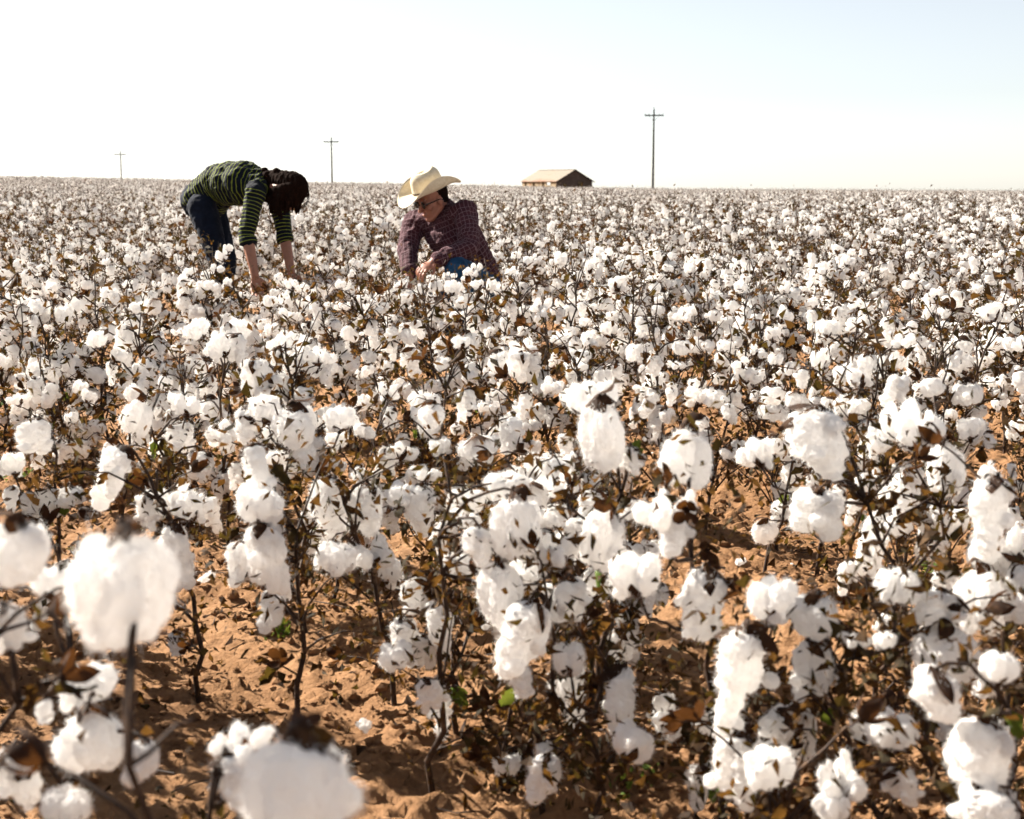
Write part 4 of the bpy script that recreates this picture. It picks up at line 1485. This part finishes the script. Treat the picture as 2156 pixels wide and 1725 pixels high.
# ------------------------------------------------------------------ barn
M_BWALL = simple("weathered_cream_boards", [(0.3, (.18, .125, .07)), (0.55, (.25, .195, .125)), (0.8, (.29, .24, .17))], 1.2, .9, 12, .4, .01)
M_BGABLE = simple("weathered_shade_toned_boards", [(0.3, (.052, .044, .039)), (0.7, (.088, .074, .066))], .9, .9, 10, .4, .01)  # weathered boards, with the shade of the unlit gable put into their colour
def roof_mat():
    m, nt, out = mat("rusted_tin")
    tc = N(nt, "ShaderNodeTexCoord"); no = N(nt, "ShaderNodeTexNoise", i_Scale=.5, i_Detail=7.0, i_Roughness=.65)
    nt.links.new(tc.outputs["Object"], no.inputs["Vector"])
    at_ = N(nt, "ShaderNodeAttribute", attribute_name="rust")
    ad = N(nt, "ShaderNodeMath", operation='ADD'); nt.links.new(no.outputs["Fac"], ad.inputs[0]); nt.links.new(at_.outputs["Fac"], ad.inputs[1])
    cr = N(nt, "ShaderNodeValToRGB")
    cr.color_ramp.elements[0].position = .45; cr.color_ramp.elements[0].color = (.165, .135, .10, 1)
    cr.color_ramp.elements[1].position = .95; cr.color_ramp.elements[1].color = (.15, .058, .018, 1)
    e = cr.color_ramp.elements.new(.62); e.color = (.175, .140, .100, 1)
    nt.links.new(ad.outputs[0], cr.inputs["Fac"])
    p = N(nt, "ShaderNodeBsdfPrincipled", i_Roughness=.6); p.inputs["Metallic"].default_value = .15
    nt.links.new(cr.outputs[0], p.inputs["Base Color"]); nt.links.new(p.outputs[0], out.inputs[0])
    return m
M_ROOF = roof_mat()
M_DARK = simple("dark_opening_boards", [(0.3, (.02, .016, .014)), (0.7, (.035, .028, .024))], 2, .9)

def holed_wall(W, prof, holes, th):
    """wall in the xz plane from x=0..W, outer face at y=0, thickness th; prof(x) top height; rectangular holes (x0, x1, z0, z1)"""
    xs = sorted(set([0, W, W / 2] + [h[0] for h in holes] + [h[1] for h in holes]))
    g = Geo()
    for a, b in zip(xs[:-1], xs[1:]):
        cuts = sorted([(h[2], h[3]) for h in holes if h[0] <= a + 1e-6 and h[1] >= b - 1e-6])
        z = 0.0; spans = []
        for lo, hi in cuts:
            spans.append((z, lo, None)); z = hi
        spans.append((z, None, None))
        for lo, hi, _ in spans:
            za, zb = (hi, hi) if hi is not None else (prof(a), prof(b))
            q = np.array([(a, 0, lo), (b, 0, lo), (b, 0, zb), (a, 0, za), (a, th, lo), (b, th, lo), (b, th, zb), (a, th, za)])
            g.add(q, [(0, 1, 2), (0, 2, 3), (4, 6, 5), (4, 7, 6), (0, 4, 5), (0, 5, 1), (3, 2, 6), (3, 6, 7), (0, 3, 7), (0, 7, 4), (1, 5, 6), (1, 6, 2)])
    return g

def build_barn():
    D = 300.0
    a = math.radians(30)
    corner = at(1171.8, 381.0, D)                     # eave corner nearest the camera
    W, L, RISE = 9.0, 14.4, 2.35
    gz = float(terrain(corner[0], corner[1])) - .15
    EAVE = corner[2] - gz
    gx = np.array([math.cos(a), math.sin(a), 0])      # along the gable wall, to the right
    sx = np.array([-math.sin(a), math.cos(a), 0])     # along the side wall, away to the left
    R = np.stack([gx, sx, [0, 0, 1.0]], 1)            # local x along gable, y along side
    org = np.array([corner[0], corner[1], gz])
    root = empty("barn", org, "old barn with rusted tin roof and dark gable on the horizon", "barn")
    def put(name, g, m, parent=root, smooth=False, extra=None):
        v, t, _ = g.arrays()
        me = tri_mesh(name, (v if extra is None else extra(v)) @ R.T, t, [m], None, smooth)
        return link_part(name, me, parent)
    prof = lambda x: EAVE + RISE * (1 - abs(x - W / 2) / (W / 2)) - .06
    put("gable_wall", holed_wall(W, prof, [(5.4, 6.6, EAVE - 1.25, EAVE - .25), (1.7, 2.5, EAVE - 1.2, EAVE - .55)], .15), M_BGABLE)["label"] = "dark unlit gable end with a door opening"
    back = holed_wall(W, prof, [(6.3, 7.6, .3, EAVE - .2)], .15)
    put("gable_wall", back, M_BGABLE, extra=lambda v: v * (1, -1, 1) + (0, L, 0))
    zt, zb = EAVE - .25, EAVE - 1.1
    holes = [(12.6, 13.2, zb, zt), (9.0, 9.7, zb, zt), (7.0, 7.6, zb, zt), (5.1, 5.8, zb, zt), (2.4, 4.1, EAVE - .95, EAVE - .3)]
    side = holed_wall(L - .3, lambda x: EAVE - .03, [(h[0] - .15, h[1] - .15, h[2], h[3]) for h in holes], .15)
    flip = lambda v: np.stack([v[:, 1], v[:, 0] + .15, v[:, 2]], 1)
    put("side_wall", side, M_BWALL, extra=flip)["label"] = "sunlit cream side wall with small openings"
    side2 = holed_wall(L - .3, lambda x: EAVE - .03, [], .15)
    put("side_wall", side2, M_BWALL, extra=lambda v: np.stack([W - v[:, 1], v[:, 0] + .15, v[:, 2]], 1))
    for h in holes[2:3]:                              # pale shuttered window
        g = Geo().add(*box(.05, (h[0] + h[1]) / 2, (h[2] + h[3]) / 2, .05, h[1] - h[0] - .12, h[3] - h[2] - .12))
        put("shutter", g, M_BWALL)
    for h in holes:
        f = Geo()
        for y0, y1, z0, z1 in ((h[0] - .08, h[0], h[2] - .08, h[3] + .08), (h[1], h[1] + .08, h[2] - .08, h[3] + .08), (h[0], h[1], h[3], h[3] + .08), (h[0], h[1], h[2] - .08, h[2])):
            f.add(*box(-.02, (y0 + y1) / 2, (z0 + z1) / 2, .06, y1 - y0, z1 - z0))
        put("window_frame", f, M_BWALL)
    put("corner_board", Geo().add(*box(-.04, -.04, EAVE / 2, .14, .14, EAVE - .05)), M_BGABLE)
    put("rafter_board", Geo().add(*box(-.02, 10.9, EAVE / 2 - .2, .08, .28, EAVE - .5)), simple("rusty_downpipe", [(0.3, (.30, .12, .05)), (0.7, (.42, .20, .10))], 2, .8))
    # roof: tin sheets in strips, each its own piece
    roof = link_part("roof", Geo().add(*box(0, 0, 0, .01, .01, .01)).mesh("roof_ridge", [M_ROOF]), root)
    v, t = box(W / 2, L / 2, EAVE + RISE + .05, .35, L + .7, .05)
    roof.data = tri_mesh("roof", v @ R.T, t, [M_ROOF], None, False)
    ns = 14
    over = .35
    rng = np.random.default_rng(8)
    for sd in (0, 1):
        for k in range(ns):
            y0 = -over + (L + 2 * over) * k / ns; y1 = -over + (L + 2 * over) * (k + 1) / ns - .012
            nr, nc = 6, 7
            V, T, U = [], [], []
            lift = rng.uniform(0, .012)
            for i in range(nr + 1):
                f = i / nr
                xx = -over + (W / 2 + over) * f
                zz = EAVE + (xx / (W / 2)) * RISE + lift
                for j in range(nc + 1):
                    yy = y0 + (y1 - y0) * j / nc
                    V.append((xx if sd == 0 else W - xx, yy, zz + .02 * (j % 2)))
                    U.append(.34 * (1 - sstep(.0, .34, f)) + rng.uniform(-.02, .02) + (.10 if k in (6, 7) else 0))
            for i in range(nr):
                for j in range(nc):
                    q = i * (nc + 1) + j
                    T += [(q, q + 1, q + nc + 2), (q, q + nc + 2, q + nc + 1)]
            me = tri_mesh("tin_sheet", np.array(V) @ R.T, np.array(T), [M_ROOF], None, False)
            at_ = me.attributes.new("rust", 'FLOAT', 'POINT'); at_.data.foreach_set("value", np.array(U, np.float32))
            link_part("tin_sheet", me, roof)
    for sd in (0, 1):                                  # barge boards on the gable
        p0 = np.array([-over, -over, EAVE - over / (W / 2) * RISE - .09]); p1 = np.array([W / 2, -over, EAVE + RISE - .06])
        if sd: p0[0] = W - p0[0]
        g = Geo().add(*tube(np.array([p0, (p0 + p1) / 2, p1]), [.11, .11, .11], 4))
        put("barge_board", g, M_DARK, roof)
build_barn()

# ------------------------------------------------------------------ small things on the ground
def ground_at(px, py):
    d = at(px, py, 1.0) - np.array([0, 0, EYE])
    s = EYE / -d[2]
    for _ in range(6):
        p = np.array([0, 0, EYE]) + d * s
        s *= (EYE - float(ground_h(p[0], p[1]))) / (EYE - p[2])
    return np.array([0, 0, EYE]) + d * s

def build_fallen():
    rng = np.random.default_rng(55)
    spots = [(440, 1228, .050, "flattened tuft of fallen cotton on soil left of centre"), (765, 1538, .030, "small lump of fallen cotton on bare soil near the bottom"),
             (1120, 1640, .035, "greyish lump of fallen cotton beside the lowest boll"), (1690, 1572, .045, "strip of fallen cotton lying under the plants at lower right"),
             (1560, 1190, .026, "tiny tuft of fallen cotton on the furrow right of centre")]
    for px, py, s, lab in spots:
        p = ground_at(px, py)
        L = LINTS["up"][int(rng.integers(6))]
        o = new_obj("fallen_cotton", L["near"], None, (p[0], p[1], p[2] + .004))
        k = s / L["w"]
        o.scale = (k * 1.2, k, k * .6); o.rotation_euler = (rng.normal(0, .2), rng.normal(0, .2), rng.random() * 6)
        tag(o, lab, "fallen cotton", "cotton fallen on the soil")
build_fallen()

def build_weeds():
    rng = np.random.default_rng(66)
    for px, py, n, sp, lab in ((1965, 1215, 46, .07, "low bright green weed growing on soil among plants at right"), (585, 1345, 22, .035, "small green weed sprouting at a stalk foot left of centre"),
                               (30, 1010, 30, .06, "dark green weed at the left edge beneath the bolls"), (1330, 1660, 16, .04, "sparse green weed on shaded soil near the bottom centre")):
        p = ground_at(px, py)
        root = empty("weed", p, lab, "weed", "weeds between the rows")
        for k in range(n):
            a = rng.random() * 6.28; r = sp * math.sqrt(rng.random())
            j = int(rng.integers(7, 10))
            R = rot_axis((math.cos(a), math.sin(a), 0), rng.uniform(1.6, 2.9)) @ rotz(rng.random() * 6.28) * rng.uniform(.22, .5)
            x, y = r * math.cos(a), r * math.sin(a)
            link_part("leaf", LEAVES[j]["me"][S_GREEN], root, R, (x, y, float(ground_h(p[0] + x, p[1] + y)) - p[2] + .004 + .02 * rng.random()))
build_weeds()

def build_litter():
    rng = np.random.default_rng(44)
    g = Geo()
    for k in range(3200):
        d = rng.uniform(2.1, 8.0); x = rng.uniform(-.5, .5) * d * .95
        n = ROW_N[0] * x + ROW_N[1] * d
        ph = abs(((n - ROW0) / ROW_GAP + .5) % 1 - .5)
        if rng.random() < ph * 1.8:
            continue
        z = float(ground_h(x, d)) + .012
        if rng.random() < .16:                          # broken twigs
            a = rng.random() * 3.14; L = rng.uniform(.03, .11)
            e = np.array([math.cos(a), math.sin(a), rng.uniform(-.05, .15)]) * L
            p = np.array([x, d, z])
            g.add(*tube(np.array([p, p + e * .5 + rng.normal(0, .003, 3), p + e]), [.0016, .0015, .001], 4), 2)
        else:
            v, t = LEAVES[int(rng.integers(7))]["low"]
            R = frame(rng.normal(0, 1, 3)) * rng.uniform(.2, .6)
            g.add(v @ R.T + (x, d, z), t, 0 if rng.random() < .65 else 1)
        if rng.random() < .03:                          # shed wisps of lint
            v, t = LINTS["up"][int(rng.integers(6))]["low"]
            g.add(v @ (rotz(rng.random() * 6) * rng.uniform(.08, .22)).T * (1, 1, .6) + (x + .03, d + .02, z - .004), t, 3)
    o = new_obj("leaf_litter", g.mesh("leaf_litter", [M_LEAF, M_OLIVE, M_STALK, M_LINT], False))
    tag(o, "scattered dead leaves and broken twigs on the red soil", "leaf litter", kind="stuff")
build_litter()
